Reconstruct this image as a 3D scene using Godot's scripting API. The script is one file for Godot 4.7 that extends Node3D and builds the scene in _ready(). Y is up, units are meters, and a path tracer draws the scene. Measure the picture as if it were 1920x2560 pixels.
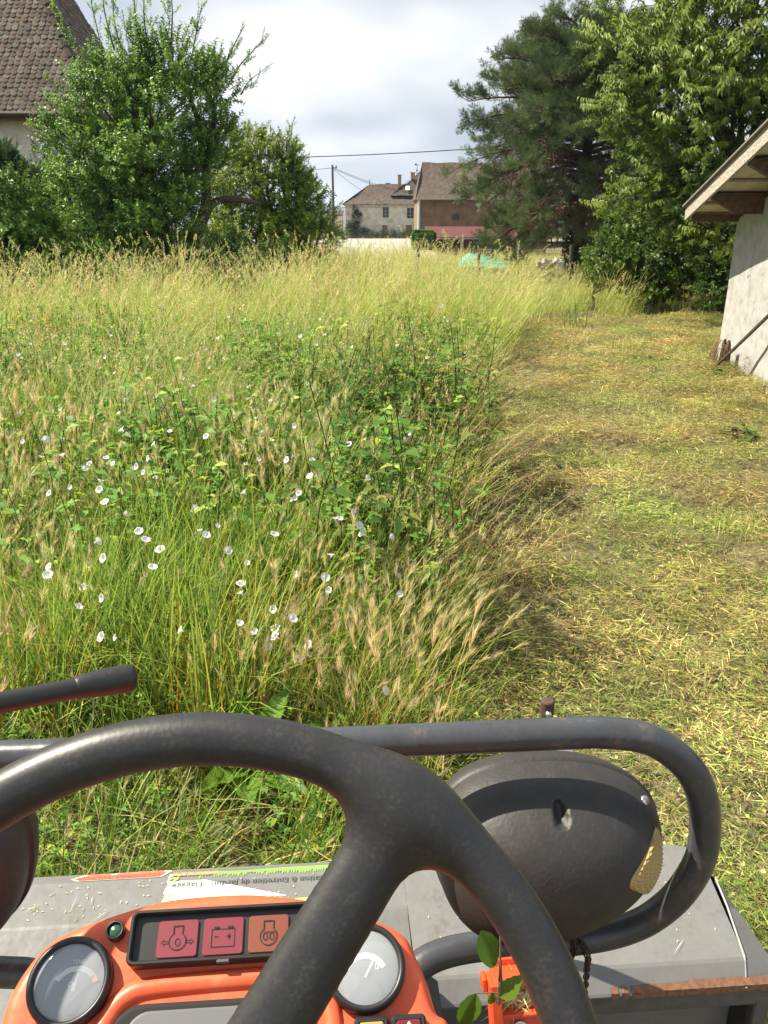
extends Node3D

# ---------------------------------------------------------------- mesh collector
class Geo:
	var v := PackedVector3Array()
	var n := PackedVector3Array()
	var c := PackedColorArray()
	var uv := PackedVector2Array()
	var i := PackedInt32Array()
	var col := Color(1, 1, 1)

	func vert(p: Vector3, nn: Vector3, t := Vector2.ZERO) -> int:
		v.append(p); n.append(nn); c.append(col); uv.append(t)
		return v.size() - 1

	# a, b, c counter-clockwise seen from the front
	func face(a: int, b: int, d: int) -> void:
		i.append(a); i.append(d); i.append(b)

	func tri(a: Vector3, b: Vector3, d: Vector3) -> void:
		var nn := (b - a).cross(d - a).normalized()
		face(vert(a, nn), vert(b, nn), vert(d, nn))

	func quad(a: Vector3, b: Vector3, d: Vector3, e: Vector3) -> void:
		var nn := (d - a).cross(e - b).normalized()
		var k := vert(a, nn, Vector2(0, 0)); vert(b, nn, Vector2(1, 0)); vert(d, nn, Vector2(1, 1)); vert(e, nn, Vector2(0, 1))
		face(k, k + 1, k + 2); face(k, k + 2, k + 3)

	func quad_out(a: Vector3, b: Vector3, d: Vector3, e: Vector3, mid: Vector3) -> void:
		if (d - a).cross(e - b).dot((a + b + d + e) * 0.25 - mid) < 0.0:
			quad(e, d, b, a)
		else:
			quad(a, b, d, e)

	# chamfered box
	func box(t: Transform3D, size: Vector3, ch := 0.004) -> void:
		var h := size * 0.5
		ch = minf(ch, minf(h.x, minf(h.y, h.z)) * 0.9)
		var m := t.origin
		for ax in 3:
			for s in [-1.0, 1.0]:
				var q := []
				for k in [[-1, -1], [1, -1], [1, 1], [-1, 1]]:
					var p := Vector3.ZERO
					p[ax] = s * h[ax]
					p[(ax + 1) % 3] = k[0] * (h[(ax + 1) % 3] - ch)
					p[(ax + 2) % 3] = k[1] * (h[(ax + 2) % 3] - ch)
					q.append(t * p)
				quad_out(q[0], q[1], q[2], q[3], m)
		for ax in 3:
			var b := (ax + 1) % 3
			var d := (ax + 2) % 3
			for sb in [-1.0, 1.0]:
				for sd in [-1.0, 1.0]:
					var q := []
					for k in [[-1, 0], [1, 0], [1, 1], [-1, 1]]:
						var p := Vector3.ZERO
						p[ax] = k[0] * (h[ax] - ch)
						p[b] = sb * (h[b] - (ch if k[1] == 0 else 0.0))
						p[d] = sd * (h[d] - (ch if k[1] == 1 else 0.0))
						q.append(t * p)
					quad_out(q[0], q[1], q[2], q[3], m)
		for sx in [-1.0, 1.0]:
			for sy in [-1.0, 1.0]:
				for sz in [-1.0, 1.0]:
					var a := t * Vector3(sx * h.x, sy * (h.y - ch), sz * (h.z - ch))
					var b := t * Vector3(sx * (h.x - ch), sy * h.y, sz * (h.z - ch))
					var d := t * Vector3(sx * (h.x - ch), sy * (h.y - ch), sz * h.z)
					if (b - a).cross(d - a).dot(a - m) < 0.0: tri(a, d, b)
					else: tri(a, b, d)

	func bar(a: Vector3, b: Vector3, w: float, h: float, up := Vector3.UP, ch := 0.004) -> void:
		var z := (b - a).normalized()
		var x := up.cross(z).normalized()
		var y := z.cross(x)
		box(Transform3D(Basis(x, y, z), (a + b) * 0.5), Vector3(w, h, a.distance_to(b)), ch)

	# rows of points joined into a smooth sheet; outward = on the left-hand turn of (next row) x (next column)
	func grid(rows: Array, wrap := false, flip := false) -> void:
		var start := v.size()
		var w: int = rows[0].size()
		for r in rows.size():
			for k in w:
				vert(rows[r][k], Vector3.ZERO, Vector2(float(k) / maxi(1, w - 1), float(r) / maxi(1, rows.size() - 1)))
		var acc := PackedVector3Array()
		acc.resize(v.size() - start)
		for r in rows.size() - 1:
			for k in (w if wrap else w - 1):
				var a := start + r * w + k
				var b := start + r * w + (k + 1) % w
				var d := a + w
				var e := b + w
				for f in [[a, b, e], [a, e, d]]:
					var x: int = f[0]
					var y: int = f[2] if flip else f[1]
					var z: int = f[1] if flip else f[2]
					var nn := (v[y] - v[x]).cross(v[z] - v[x])
					if nn.length_squared() < 1e-20: continue
					acc[x - start] += nn; acc[y - start] += nn; acc[z - start] += nn
					face(x, y, z)
		for k in acc.size():
			n[start + k] = acc[k].normalized() if acc[k].length_squared() > 1e-24 else Vector3.UP

	func tube(pts: PackedVector3Array, rad, sides := 8, caps := true) -> void:
		var rows := []
		var up := Vector3.UP
		var np := pts.size()
		for k in np:
			var t := (pts[mini(k + 1, np - 1)] - pts[maxi(k - 1, 0)]).normalized()
			if k == 0:
				up = Vector3.UP if absf(t.y) < 0.9 else Vector3.RIGHT
			up = (up - t * up.dot(t)).normalized()
			var s := t.cross(up)
			var r: float = rad[k] if rad is Array or rad is PackedFloat32Array else rad
			var row := PackedVector3Array()
			for j in sides:
				var a := TAU * j / sides
				row.append(pts[k] + (up * cos(a) + s * sin(a)) * r)
			rows.append(row)
		grid(rows, true, false)
		if caps:
			for e in [0, np - 1]:
				var row: PackedVector3Array = rows[e]
				var t := (pts[1] - pts[0]).normalized() if e == 0 else (pts[np - 1] - pts[np - 2]).normalized()
				if e == 0: t = -t
				var m := vert(pts[e], t)
				var first := v.size()
				for j in sides: vert(row[j], t)
				for j in sides:
					var x := first + j
					var y := first + (j + 1) % sides
					if (v[x] - pts[e]).cross(v[y] - pts[e]).dot(t) > 0.0: face(m, x, y)
					else: face(m, y, x)

	# profile of (radius, height) turned round the y axis of t
	func lathe(t: Transform3D, prof: Array, segs := 24) -> void:
		var rows := []
		for p in prof:
			var row := PackedVector3Array()
			for j in segs:
				var a := TAU * j / segs
				row.append(t * Vector3(cos(a) * p[0], p[1], sin(a) * p[0]))
			rows.append(row)
		grid(rows, true, true)

	# lathe with hard edges: each step of the profile is its own sheet
	func turned(t: Transform3D, prof: Array, segs := 24) -> void:
		for k in prof.size() - 1:
			lathe(t, [prof[k], prof[k + 1]], segs)

	# a leaf blade of one colour; 6 vertices, folded along its rib
	func leaf(p: Vector3, d: Vector3, up: Vector3, l: float, w: float, droop := 0.2, fold := 0.25) -> void:
		var s := d.cross(up).normalized()
		var nn := s.cross(d).normalized()
		var tip := p + d * l - nn * l * droop
		var m1 := p + d * l * 0.5
		var lf := p + d * l * 0.42 + s * w * 0.5 + nn * w * fold
		var rt := p + d * l * 0.42 - s * w * 0.5 + nn * w * fold
		var nl := (nn - s * fold).normalized()
		var nr := (nn + s * fold).normalized()
		var k := vert(p, nn); vert(lf, nl); vert(m1, nn); vert(rt, nr); vert(tip, (nn + d * droop).normalized())
		face(k, k + 1, k + 2); face(k, k + 2, k + 3); face(k + 1, k + 4, k + 2); face(k + 2, k + 4, k + 3)

	# a grass blade
	func blade(p: Vector3, az: float, lean: float, bend: float, l: float, w: float, segs := 4, taper := 0.8) -> Vector3:
		var d := Vector3(cos(az), 0, sin(az))
		var s := Vector3(-sin(az), 0, cos(az))
		var a := lean
		var k0 := v.size()
		for k in segs + 1:
			var t := float(k) / segs
			var nn := d * cos(a) - Vector3.UP * sin(a)
			var ww := w * 0.5 * maxf(0.06, 1.0 - pow(t, 1.6) * taper) * (0.75 + 0.25 * minf(1.0, t * 4.0))
			vert(p - s * ww, (nn - s * 0.35).normalized())
			vert(p + s * ww, (nn + s * 0.35).normalized())
			if k < segs:
				p += (Vector3.UP * cos(a) + d * sin(a)) * (l / segs)
				a += bend / segs
		for k in segs:
			var b := k0 + k * 2
			i.append(b); i.append(b + 1); i.append(b + 2)
			i.append(b + 1); i.append(b + 3); i.append(b + 2)
		return p

	func mesh() -> ArrayMesh:
		var a := []
		a.resize(Mesh.ARRAY_MAX)
		a[Mesh.ARRAY_VERTEX] = v; a[Mesh.ARRAY_NORMAL] = n; a[Mesh.ARRAY_COLOR] = c
		a[Mesh.ARRAY_TEX_UV] = uv; a[Mesh.ARRAY_INDEX] = i
		var m := ArrayMesh.new()
		m.add_surface_from_arrays(Mesh.PRIMITIVE_TRIANGLES, a)
		return m

# ---------------------------------------------------------------- helpers
var rng := RandomNumberGenerator.new()
var taken := {}
var M := {}

func R(a: float, b: float) -> float: return rng.randf_range(a, b)

func numbered(parent: Node, called: String) -> String:
	var key := str(parent.get_instance_id()) + called
	var k: int = taken.get(key, 0)
	taken[key] = k + 1
	return called if k == 0 else "%s_%03d" % [called, k]

func put_in(parent: Node, o: Node3D, called: String) -> void:
	o.name = numbered(parent, called)
	parent.add_child(o, true)

func thing(called: String, label: String, category: String, at := Vector3.ZERO, turn := 0.0, group := "") -> Node3D:
	var o := Node3D.new()
	put_in(self, o, called)
	o.position = at; o.rotation.y = turn
	tag(o, label, category, group)
	return o

func tag(o: Node, label: String, category: String, group := "") -> void:
	o.set_meta("label", label); o.set_meta("category", category)
	if group: o.set_meta("group", group)

func part(called: String, g, m: Material, parent: Node, at := Transform3D.IDENTITY) -> MeshInstance3D:
	var o := MeshInstance3D.new()
	o.mesh = g.mesh() if g is Geo else g
	o.material_override = m
	put_in(parent, o, called)
	o.transform = at
	return o

func struct(called: String, g, m: Material, label := "") -> MeshInstance3D:
	var o := part(called, g, m, self)
	o.set_meta("kind", "structure")
	if label: o.set_meta("label", label)
	return o

func scatter(called: String, mesh: Mesh, m: Material, parent: Node, xs: Array, cols: Array = []) -> MultiMeshInstance3D:
	var mm := MultiMesh.new()
	mm.transform_format = MultiMesh.TRANSFORM_3D
	mm.use_colors = not cols.is_empty()
	mm.mesh = mesh
	mm.instance_count = xs.size()
	for k in xs.size():
		mm.set_instance_transform(k, xs[k])
		if cols: mm.set_instance_color(k, cols[k])
	var o := MultiMeshInstance3D.new()
	o.multimesh = mm
	o.material_override = m
	put_in(parent, o, called)
	o.set_meta("kind", "stuff")
	return o

func frame(d: Vector3, roll := 0.0) -> Basis:   # y along d
	var y := d.normalized()
	var x := y.cross(Vector3.FORWARD if absf(y.z) < 0.9 else Vector3.RIGHT).normalized()
	var z := x.cross(y)
	return Basis(x, y, z) * Basis(Vector3.UP, roll)

func lin(r: float, g: float, b: float) -> Color: return Color(r, g, b).linear_to_srgb()

func mat(c: Color, rough := 0.8, metal := 0.0) -> StandardMaterial3D:
	var m := StandardMaterial3D.new()
	m.albedo_color = c.linear_to_srgb(); m.roughness = rough; m.metallic = metal
	return m

func tri_tex(m: StandardMaterial3D, tex: Texture2D, metres: float, world := true) -> StandardMaterial3D:
	m.albedo_texture = tex
	m.uv1_triplanar = true; m.uv1_world_triplanar = world
	m.uv1_scale = Vector3.ONE / metres
	return m

func bumpy(m: StandardMaterial3D, tex: Texture2D, strength: float) -> StandardMaterial3D:
	m.normal_enabled = true; m.normal_texture = tex; m.normal_scale = strength
	return m

# noise turned into colour through stops of [place, linear colour]; two layers
func noise_tex(seed_: int, freq: float, stops: Array, size := 256, fine := 0.35, oct := 4) -> ImageTexture:
	var f := FastNoiseLite.new()
	f.seed = seed_; f.frequency = freq; f.fractal_octaves = oct
	var a := f.get_seamless_image(size, size).get_data()
	f.seed = seed_ + 91; f.frequency = freq * 7.0
	var b := f.get_seamless_image(size, size).get_data()
	var lut := []
	for k in 256:
		var t := k / 255.0
		var col: Color = stops[-1][1]
		for s in stops.size() - 1:
			if t <= stops[s + 1][0]:
				var lo: float = stops[s][0]
				col = stops[s][1].lerp(stops[s + 1][1], clampf((t - lo) / maxf(1e-5, stops[s + 1][0] - lo), 0, 1))
				break
		var q := col.linear_to_srgb()
		lut.append([int(clampf(q.r, 0, 1) * 255), int(clampf(q.g, 0, 1) * 255), int(clampf(q.b, 0, 1) * 255)])
	var out := PackedByteArray()
	out.resize(size * size * 3)
	for k in size * size:
		var q: Array = lut[clampi(int(a[k] * (1.0 - fine) + b[k] * fine), 0, 255)]
		out[k * 3] = q[0]; out[k * 3 + 1] = q[1]; out[k * 3 + 2] = q[2]
	return ImageTexture.create_from_image(Image.create_from_data(size, size, false, Image.FORMAT_RGB8, out))

func noise_normal(seed_: int, freq: float, strength := 4.0, size := 256, oct := 4) -> ImageTexture:
	var f := FastNoiseLite.new()
	f.seed = seed_; f.frequency = freq; f.fractal_octaves = oct
	var im := f.get_seamless_image(size, size)
	im.convert(Image.FORMAT_RGBA8)
	im.bump_map_to_normal_map(strength)
	return ImageTexture.create_from_image(im)

func leafy(c: Color, through: float, rough := 0.5) -> StandardMaterial3D:
	var m := mat(c, rough)
	m.vertex_color_use_as_albedo = true
	m.cull_mode = BaseMaterial3D.CULL_DISABLED
	m.backlight_enabled = true
	m.backlight = Color(through, through, through).linear_to_srgb()
	m.metallic_specular = 0.35
	return m

func curve(pts: Array, steps := 8) -> PackedVector3Array:   # Catmull-Rom
	var out := PackedVector3Array()
	var np := pts.size()
	for k in np - 1:
		for s in steps:
			out.append(pts[k].cubic_interpolate(pts[k + 1], pts[maxi(k - 1, 0)], pts[mini(k + 2, np - 1)], float(s) / steps))
	out.append(pts[-1])
	return out

# ---------------------------------------------------------------- ground shape
var hills := FastNoiseLite.new()
var bumps := FastNoiseLite.new()
var patches := FastNoiseLite.new()

func ground_y(x: float, z: float) -> float:
	var near := clampf(1.0 - (absf(z) - 30.0) / 20.0, 0.0, 1.0)
	var dip := -1.1 * smoothstep(50.0, 64.0, -z) * smoothstep(3.6, 5.6, x) * (1.0 - smoothstep(88.0, 100.0, -z))
	return (hills.get_noise_2d(x, z) * 0.07 + bumps.get_noise_2d(x, z) * 0.055) * near + dip

var EDGE := [[-1.0, 0.1], [-2.5, 0.2], [-3.27, 0.22], [-3.78, 0.28], [-4.45, 0.38], [-5.35, 0.48], [-6.64, 0.62], [-8.64, 0.92], [-10.85, 1.52], [-12.65, 1.99], [-15.1, 2.5], [-16.6, 3.3]]

var lumps := FastNoiseLite.new()

func lump(x: float, z: float) -> float: return clampf(0.5 + 1.1 * lumps.get_noise_2d(x, z), 0.0, 1.0)

func edge_x(z: float) -> float:   # where the uncut grass ends
	if z > EDGE[0][0]: return EDGE[0][1]
	for k in EDGE.size() - 1:
		if z > EDGE[k + 1][0]:
			return lerpf(EDGE[k + 1][1], EDGE[k][1], (z - EDGE[k + 1][0]) / (EDGE[k][0] - EDGE[k + 1][0]))
	return 99.0

func back_z(x: float) -> float:   # where the mown strip ends at the back
	return -16.3 - 0.8 * sin(x * 1.3) if x < 5.4 else -18.5

func mown(x: float, z: float) -> bool:
	return x > edge_x(z) + lumps.get_noise_2d(3.0, z * 1.6) * 0.28 + patches.get_noise_2d(x * 9.0, z * 9.0) * 0.12 and z > back_z(x) + lumps.get_noise_2d(x, 50.0) * 0.7

func in_view(x: float, y: float, z: float, more := 0.35) -> bool:
	var d := 0.342 * (1.75 - y) - 0.94 * z
	return d > 0.3 and absf(x) < 0.49 * d + more

# ---------------------------------------------------------------- scene
func _ready() -> void:
	rng.seed = 7
	set_camera_and_light()
	hills.seed = 3; hills.frequency = 0.12
	bumps.seed = 5; bumps.frequency = 1.1; bumps.fractal_octaves = 3
	lumps.seed = 29; lumps.frequency = 0.75; lumps.fractal_octaves = 3
	patches.seed = 11; patches.frequency = 0.3; patches.fractal_octaves = 3
	make_materials()
	make_ground()
	make_left_house()
	make_shed()
	make_far_house()
	make_barn()
	make_far_bits()
	make_trees()
	make_grass()
	make_flowers()
	make_mown()
	make_mower()

func set_camera_and_light() -> void:
	var cam := Camera3D.new()
	cam.name = "camera"
	cam.fov = 66.0; cam.near = 0.05; cam.far = 6000.0
	cam.position = Vector3(0, 1.75, 0)
	cam.rotation_degrees = Vector3(-20, 0, 0)
	add_child(cam)
	cam.current = true
	var sun := DirectionalLight3D.new()
	sun.name = "sun"
	sun.light_energy = 1.6
	sun.light_color = Color(1.0, 0.955, 0.87)
	sun.light_angular_distance = 0.6
	sun.shadow_enabled = true
	add_child(sun)
	sun.look_at_from_position(Vector3(-0.60, 0.745, -0.16), Vector3.ZERO, Vector3.UP)
	var e := Environment.new()
	e.background_mode = Environment.BG_SKY
	e.tonemap_mode = Environment.TONE_MAPPER_LINEAR
	e.tonemap_exposure = 2.4
	e.fog_enabled = true
	e.fog_density = 0.00022
	e.fog_light_color = Color(0.72, 0.80, 0.90)
	e.sdfgi_enabled = true; e.ssao_enabled = true; e.ssil_enabled = true
	var sm := PanoramaSkyMaterial.new()
	sm.panorama = cloud_sky()
	var sky := Sky.new()
	sky.sky_material = sm
	e.sky = sky
	var w := WorldEnvironment.new()
	w.name = "world"
	w.environment = e
	add_child(w)

func cloud_sky() -> ImageTexture:
	var f := FastNoiseLite.new()
	f.seed = 21; f.frequency = 1.3; f.fractal_octaves = 5; f.fractal_gain = 0.5
	var w := 1024
	var h := 512
	var im := Image.create(w, h, false, Image.FORMAT_RGBF)
	var grey := Color(0.25, 0.28, 0.318)
	var white := Color(0.475, 0.48, 0.485)
	for y in h:
		var up := (0.5 - (y + 0.5) / h) * PI
		for x in w:
			var a := (x + 0.5) / w * TAU
			var d := Vector3(sin(a) * cos(up), sin(up), -cos(a) * cos(up))
			var q := d / (absf(d.y) + 0.35)
			var t := f.get_noise_3d(q.x * 0.8, q.y * 1.5 + 4.0, q.z * 0.8) * 1.25 + 0.36
			t = clampf(t, 0.0, 1.0)
			t = t * t * (3.0 - 2.0 * t)
			var col := grey.lerp(white, t)
			if d.y < 0.0: col = Color(0.10, 0.11, 0.06)
			im.set_pixel(x, y, col)
	return ImageTexture.create_from_image(im)

func make_materials() -> void:
	M.grass = leafy(Color(1, 1, 1), 0.9, 0.5)
	M.leaf = leafy(Color(1, 1, 1), 0.85, 0.45)
	M.dry = leafy(Color(1, 1, 1), 0.5, 0.7)
	M.needle = leafy(Color(1, 1, 1), 0.5, 0.5)
	M.petal = leafy(Color(0.74, 0.735, 0.73), 0.6, 0.6)
	var bark := noise_tex(31, 0.03, [[0.2, Color(0.0425, 0.034, 0.0255)], [0.55, Color(0.0723, 0.0578, 0.0425)], [0.8, Color(0.1275, 0.1105, 0.085)]], 256, 0.5)
	M.bark = bumpy(tri_tex(mat(Color(1, 1, 1), 0.9), bark, 0.6), noise_normal(32, 0.04, 8), 1.0)
	M.pine_bark = bumpy(tri_tex(mat(Color(1.0, 0.9, 0.8), 0.9), bark, 0.8), noise_normal(32, 0.04, 8), 1.0)
	M.deadwood = tri_tex(mat(Color(0.9, 0.75, 0.62), 0.9), noise_tex(33, 0.05, [[0.2, Color(0.119, 0.0935, 0.068)], [0.8, Color(0.357, 0.2805, 0.2125)]]), 0.5)
	var plaster := noise_tex(41, 0.012, [[0.25, Color(0.442, 0.408, 0.357)], [0.5, Color(0.578, 0.5525, 0.51)], [0.8, Color(0.629, 0.612, 0.578)]], 512, 0.3)
	M.plaster = bumpy(tri_tex(mat(Color(1, 1, 1), 0.9), plaster, 3.0), noise_normal(42, 0.05, 3), 0.4)
	var old := noise_tex(43, 0.014, [[0.15, Color(0.357, 0.306, 0.221)], [0.38, Color(0.561, 0.51, 0.3995)], [0.6, Color(0.629, 0.5865, 0.4845)], [0.8, Color(0.663, 0.6375, 0.561)]], 512, 0.25)
	M.old_plaster = tri_tex(mat(Color(1, 1, 1), 0.92), old, 9.0)
	var conc := noise_tex(45, 0.012, [[0.2, Color(0.2244, 0.2168, 0.1999)], [0.38, Color(0.2992, 0.2961, 0.2856)], [0.6, Color(0.3332, 0.3340, 0.3320)], [0.85, Color(0.3672, 0.3683, 0.3713)]], 512, 0.3)
	M.concrete = bumpy(tri_tex(mat(Color(1, 1, 1), 0.9), conc, 1.6), noise_normal(46, 0.03, 4), 0.35)
	var adobe := noise_tex(47, 0.012, [[0.2, Color(0.1275, 0.0782, 0.0425)], [0.5, Color(0.1913, 0.119, 0.068)], [0.8, Color(0.2465, 0.17, 0.1062)]], 512, 0.4)
	M.adobe = tri_tex(mat(Color(1, 1, 1), 0.95), adobe, 7.0)
	M.post = mat(Color(0.07, 0.06, 0.05), 0.95)
	M.far_roof = tri_tex(mat(Color(1, 1, 1), 0.9), noise_tex(49, 0.02, [[0.28, Color(0.0204, 0.0161, 0.0136)], [0.45, Color(0.0476, 0.0374, 0.0289)], [0.55, Color(0.0723, 0.0561, 0.0425)], [0.62, Color(0.1445, 0.0723, 0.0467)], [0.69, Color(0.0935, 0.0808, 0.0612)], [0.82, Color(0.255, 0.2295, 0.153)]], 512, 0.6), 6.0)
	M.tile_base = mat(Color(0.09, 0.07, 0.055), 0.95)
	M.tiles = []
	for q in [Color(0.125, 0.098, 0.076), Color(0.10, 0.08, 0.065), Color(0.155, 0.125, 0.098), Color(0.18, 0.16, 0.13), Color(0.14, 0.09, 0.064)]:
		M.tiles.append(tri_tex(mat(q * 2.0, 0.9), noise_tex(51, 0.02, [[0.2, Color(0.2125, 0.204, 0.187)], [0.5, Color(0.425, 0.425, 0.425)], [0.68, Color(0.4675, 0.4675, 0.425)], [0.8, Color(0.663, 0.68, 0.561)]], 256, 0.55), 0.9))
	var wood := noise_tex(53, 0.02, [[0.2, Color(0.051, 0.0298, 0.0187)], [0.6, Color(0.119, 0.0723, 0.0467)], [0.85, Color(0.187, 0.1275, 0.085)]], 256, 0.5)
	M.wood = bumpy(tri_tex(mat(Color(1, 1, 1), 0.85), wood, 0.5), noise_normal(54, 0.05, 6), 0.8)
	M.grey_wood = bumpy(tri_tex(mat(Color(1.0, 0.98, 0.95), 0.9), noise_tex(55, 0.03, [[0.2, Color(0.187, 0.1615, 0.136)], [0.5, Color(0.323, 0.2975, 0.2635)], [0.8, Color(0.425, 0.3995, 0.3655)]], 256, 0.5), 0.5), noise_normal(54, 0.05, 6), 0.8)
	M.panel = tri_tex(mat(Color(1, 1, 1), 0.9), noise_tex(57, 0.02, [[0.2, Color(0.357, 0.3145, 0.238)], [0.6, Color(0.493, 0.4505, 0.3655)], [0.85, Color(0.561, 0.527, 0.459)]], 256, 0.4), 1.2)
	M.fibre = mat(Color(0.16, 0.15, 0.14), 0.9)
	M.iron = tri_tex(mat(Color(1, 1, 1), 0.75, 0.2), noise_tex(59, 0.03, [[0.3, Color(0.0255, 0.0229, 0.0213)], [0.6, Color(0.051, 0.0382, 0.0298)], [0.8, Color(0.136, 0.0765, 0.0425)]]), 0.4)
	M.dark_glass = mat(Color(0.025, 0.03, 0.035), 0.15)
	M.gravel = tri_tex(mat(Color(1, 1, 1), 0.95), noise_tex(61, 0.05, [[0.2, Color(0.238, 0.221, 0.187)], [0.6, Color(0.323, 0.306, 0.272)], [0.85, Color(0.3825, 0.3655, 0.34)]], 256, 0.6), 6.0)
	M.soil = tri_tex(mat(Color(1, 1, 1), 0.95), noise_tex(63, 0.02, [[0.15, Color(0.0425, 0.034, 0.0187)], [0.4, Color(0.0935, 0.0748, 0.0382)], [0.6, Color(0.1445, 0.119, 0.0553)], [0.85, Color(0.102, 0.1105, 0.034)]], 512, 0.55), 2.3)
	M.soil = bumpy(M.soil, noise_normal(64, 0.05, 8), 1.0)
	M.forest = mat(Color(0.035, 0.06, 0.03), 0.95)
	# machine
	M.wheel_rubber = bumpy(tri_tex(mat(Color(1, 1, 1), 0.42), noise_tex(71, 0.02, [[0.3, Color(0.0153, 0.0161, 0.0179)], [0.6, Color(0.0221, 0.0221, 0.0229)], [0.78, Color(0.0467, 0.0425, 0.0357)]], 256, 0.6), 0.12, false), noise_normal(72, 0.12, 1.5), 0.12)
	M.bar_paint = bumpy(tri_tex(mat(Color(1, 1, 1), 0.3), noise_tex(73, 0.016, [[0.3, Color(0.0382, 0.0442, 0.0519)], [0.66, Color(0.0527, 0.0587, 0.0672)], [0.73, Color(0.085, 0.085, 0.085)], [0.80, Color(0.136, 0.0723, 0.0467)]], 512, 0.35), 0.45, false), noise_normal(74, 0.08, 1.2), 0.15)
	M.housing = bumpy(tri_tex(mat(Color(1, 1, 1), 0.55), noise_tex(75, 0.02, [[0.3, Color(0.0238, 0.0234, 0.0238)], [0.64, Color(0.0306, 0.0293, 0.0281)], [0.72, Color(0.0382, 0.0357, 0.0323)], [0.82, Color(0.0723, 0.0595, 0.0425)]], 512, 0.5), 0.25, false), noise_normal(76, 0.15, 1.5), 0.3)
	M.black = mat(Color(0.018, 0.018, 0.019), 0.4)
	M.black_matt = mat(Color(0.012, 0.012, 0.012), 0.85)
	M.deck = bumpy(tri_tex(mat(Color(1, 1, 1), 0.5), noise_tex(77, 0.012, [[0.15, Color(0.1148, 0.1088, 0.0978)], [0.36, Color(0.1403, 0.1403, 0.1368)], [0.7, Color(0.1462, 0.1487, 0.1487)], [0.85, Color(0.17, 0.1641, 0.1487)]], 512, 0.4), 0.7, false), noise_normal(78, 0.05, 1.5), 0.3)
	M.orange = bumpy(tri_tex(mat(Color(1, 1, 1), 0.42), noise_tex(79, 0.015, [[0.2, Color(0.70, 0.095, 0.034)], [0.6, Color(0.74, 0.112, 0.042)], [0.85, Color(0.73, 0.17, 0.08)]], 256, 0.3), 0.3, false), noise_normal(80, 0.1, 1.0), 0.15)
	M.bracket = tri_tex(mat(Color(1, 1, 1), 0.45), noise_tex(81, 0.02, [[0.2, Color(0.527, 0.0595, 0.017)], [0.7, Color(0.6375, 0.0765, 0.0213)], [0.85, Color(0.3825, 0.102, 0.0425)]], 256, 0.5), 0.2, false)
	M.steel = mat(Color(0.55, 0.54, 0.52), 0.32, 0.9)
	M.cap_rust = tri_tex(mat(Color(1, 1, 1), 0.8), noise_tex(84, 0.05, [[0.2, Color(0.03, 0.022, 0.018)], [0.6, Color(0.07, 0.042, 0.03)], [0.85, Color(0.14, 0.075, 0.045)]]), 0.06, false)
	M.rust = tri_tex(mat(Color(1, 1, 1), 0.9), noise_tex(83, 0.04, [[0.25, Color(0.085, 0.0425, 0.0255)], [0.5, Color(0.187, 0.085, 0.0467)], [0.75, Color(0.2805, 0.1615, 0.102)]], 256, 0.6), 0.1, false)
	M.white = mat(Color(0.66, 0.66, 0.64), 0.6)
	M.weld = mat(Color(0.30, 0.295, 0.28), 0.6)
	M.pipe = mat(Color(0.42, 0.46, 0.48), 0.5)
	M.pole = mat(Color(0.09, 0.08, 0.075), 0.9)
	M.old_brick = mat(Color(0.26, 0.19, 0.14), 0.9)
	M.frame_grey = tri_tex(mat(Color(1, 1, 1), 0.6), noise_tex(85, 0.03, [[0.2, Color(0.07, 0.065, 0.06)], [0.7, Color(0.10, 0.10, 0.098)], [0.85, Color(0.16, 0.11, 0.08)]]), 0.3, false)
	M.amber = mat(Color(0.36, 0.255, 0.085), 0.3)
	M.lens = mat(Color(0.6, 0.62, 0.62), 0.1)
	M.dial = mat(Color(0.05, 0.058, 0.072), 0.5)
	M.panel_grey = bumpy(mat(Color(0.12, 0.12, 0.13), 0.5), noise_normal(86, 0.2, 1.5), 0.2)
	M.lamp_red = mat(Color(0.175, 0.026, 0.038), 0.4)
	M.lamp_dark_red = mat(Color(0.14, 0.012, 0.02), 0.35)
	M.lamp_orange = mat(Color(0.175, 0.05, 0.028), 0.4)
	M.lamp_green = mat(Color(0.02, 0.085, 0.04), 0.25)
	M.twig = mat(Color(0.11, 0.075, 0.045), 0.8)
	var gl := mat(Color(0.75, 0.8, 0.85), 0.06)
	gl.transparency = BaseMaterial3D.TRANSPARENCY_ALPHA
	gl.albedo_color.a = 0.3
	M.glass = gl

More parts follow.
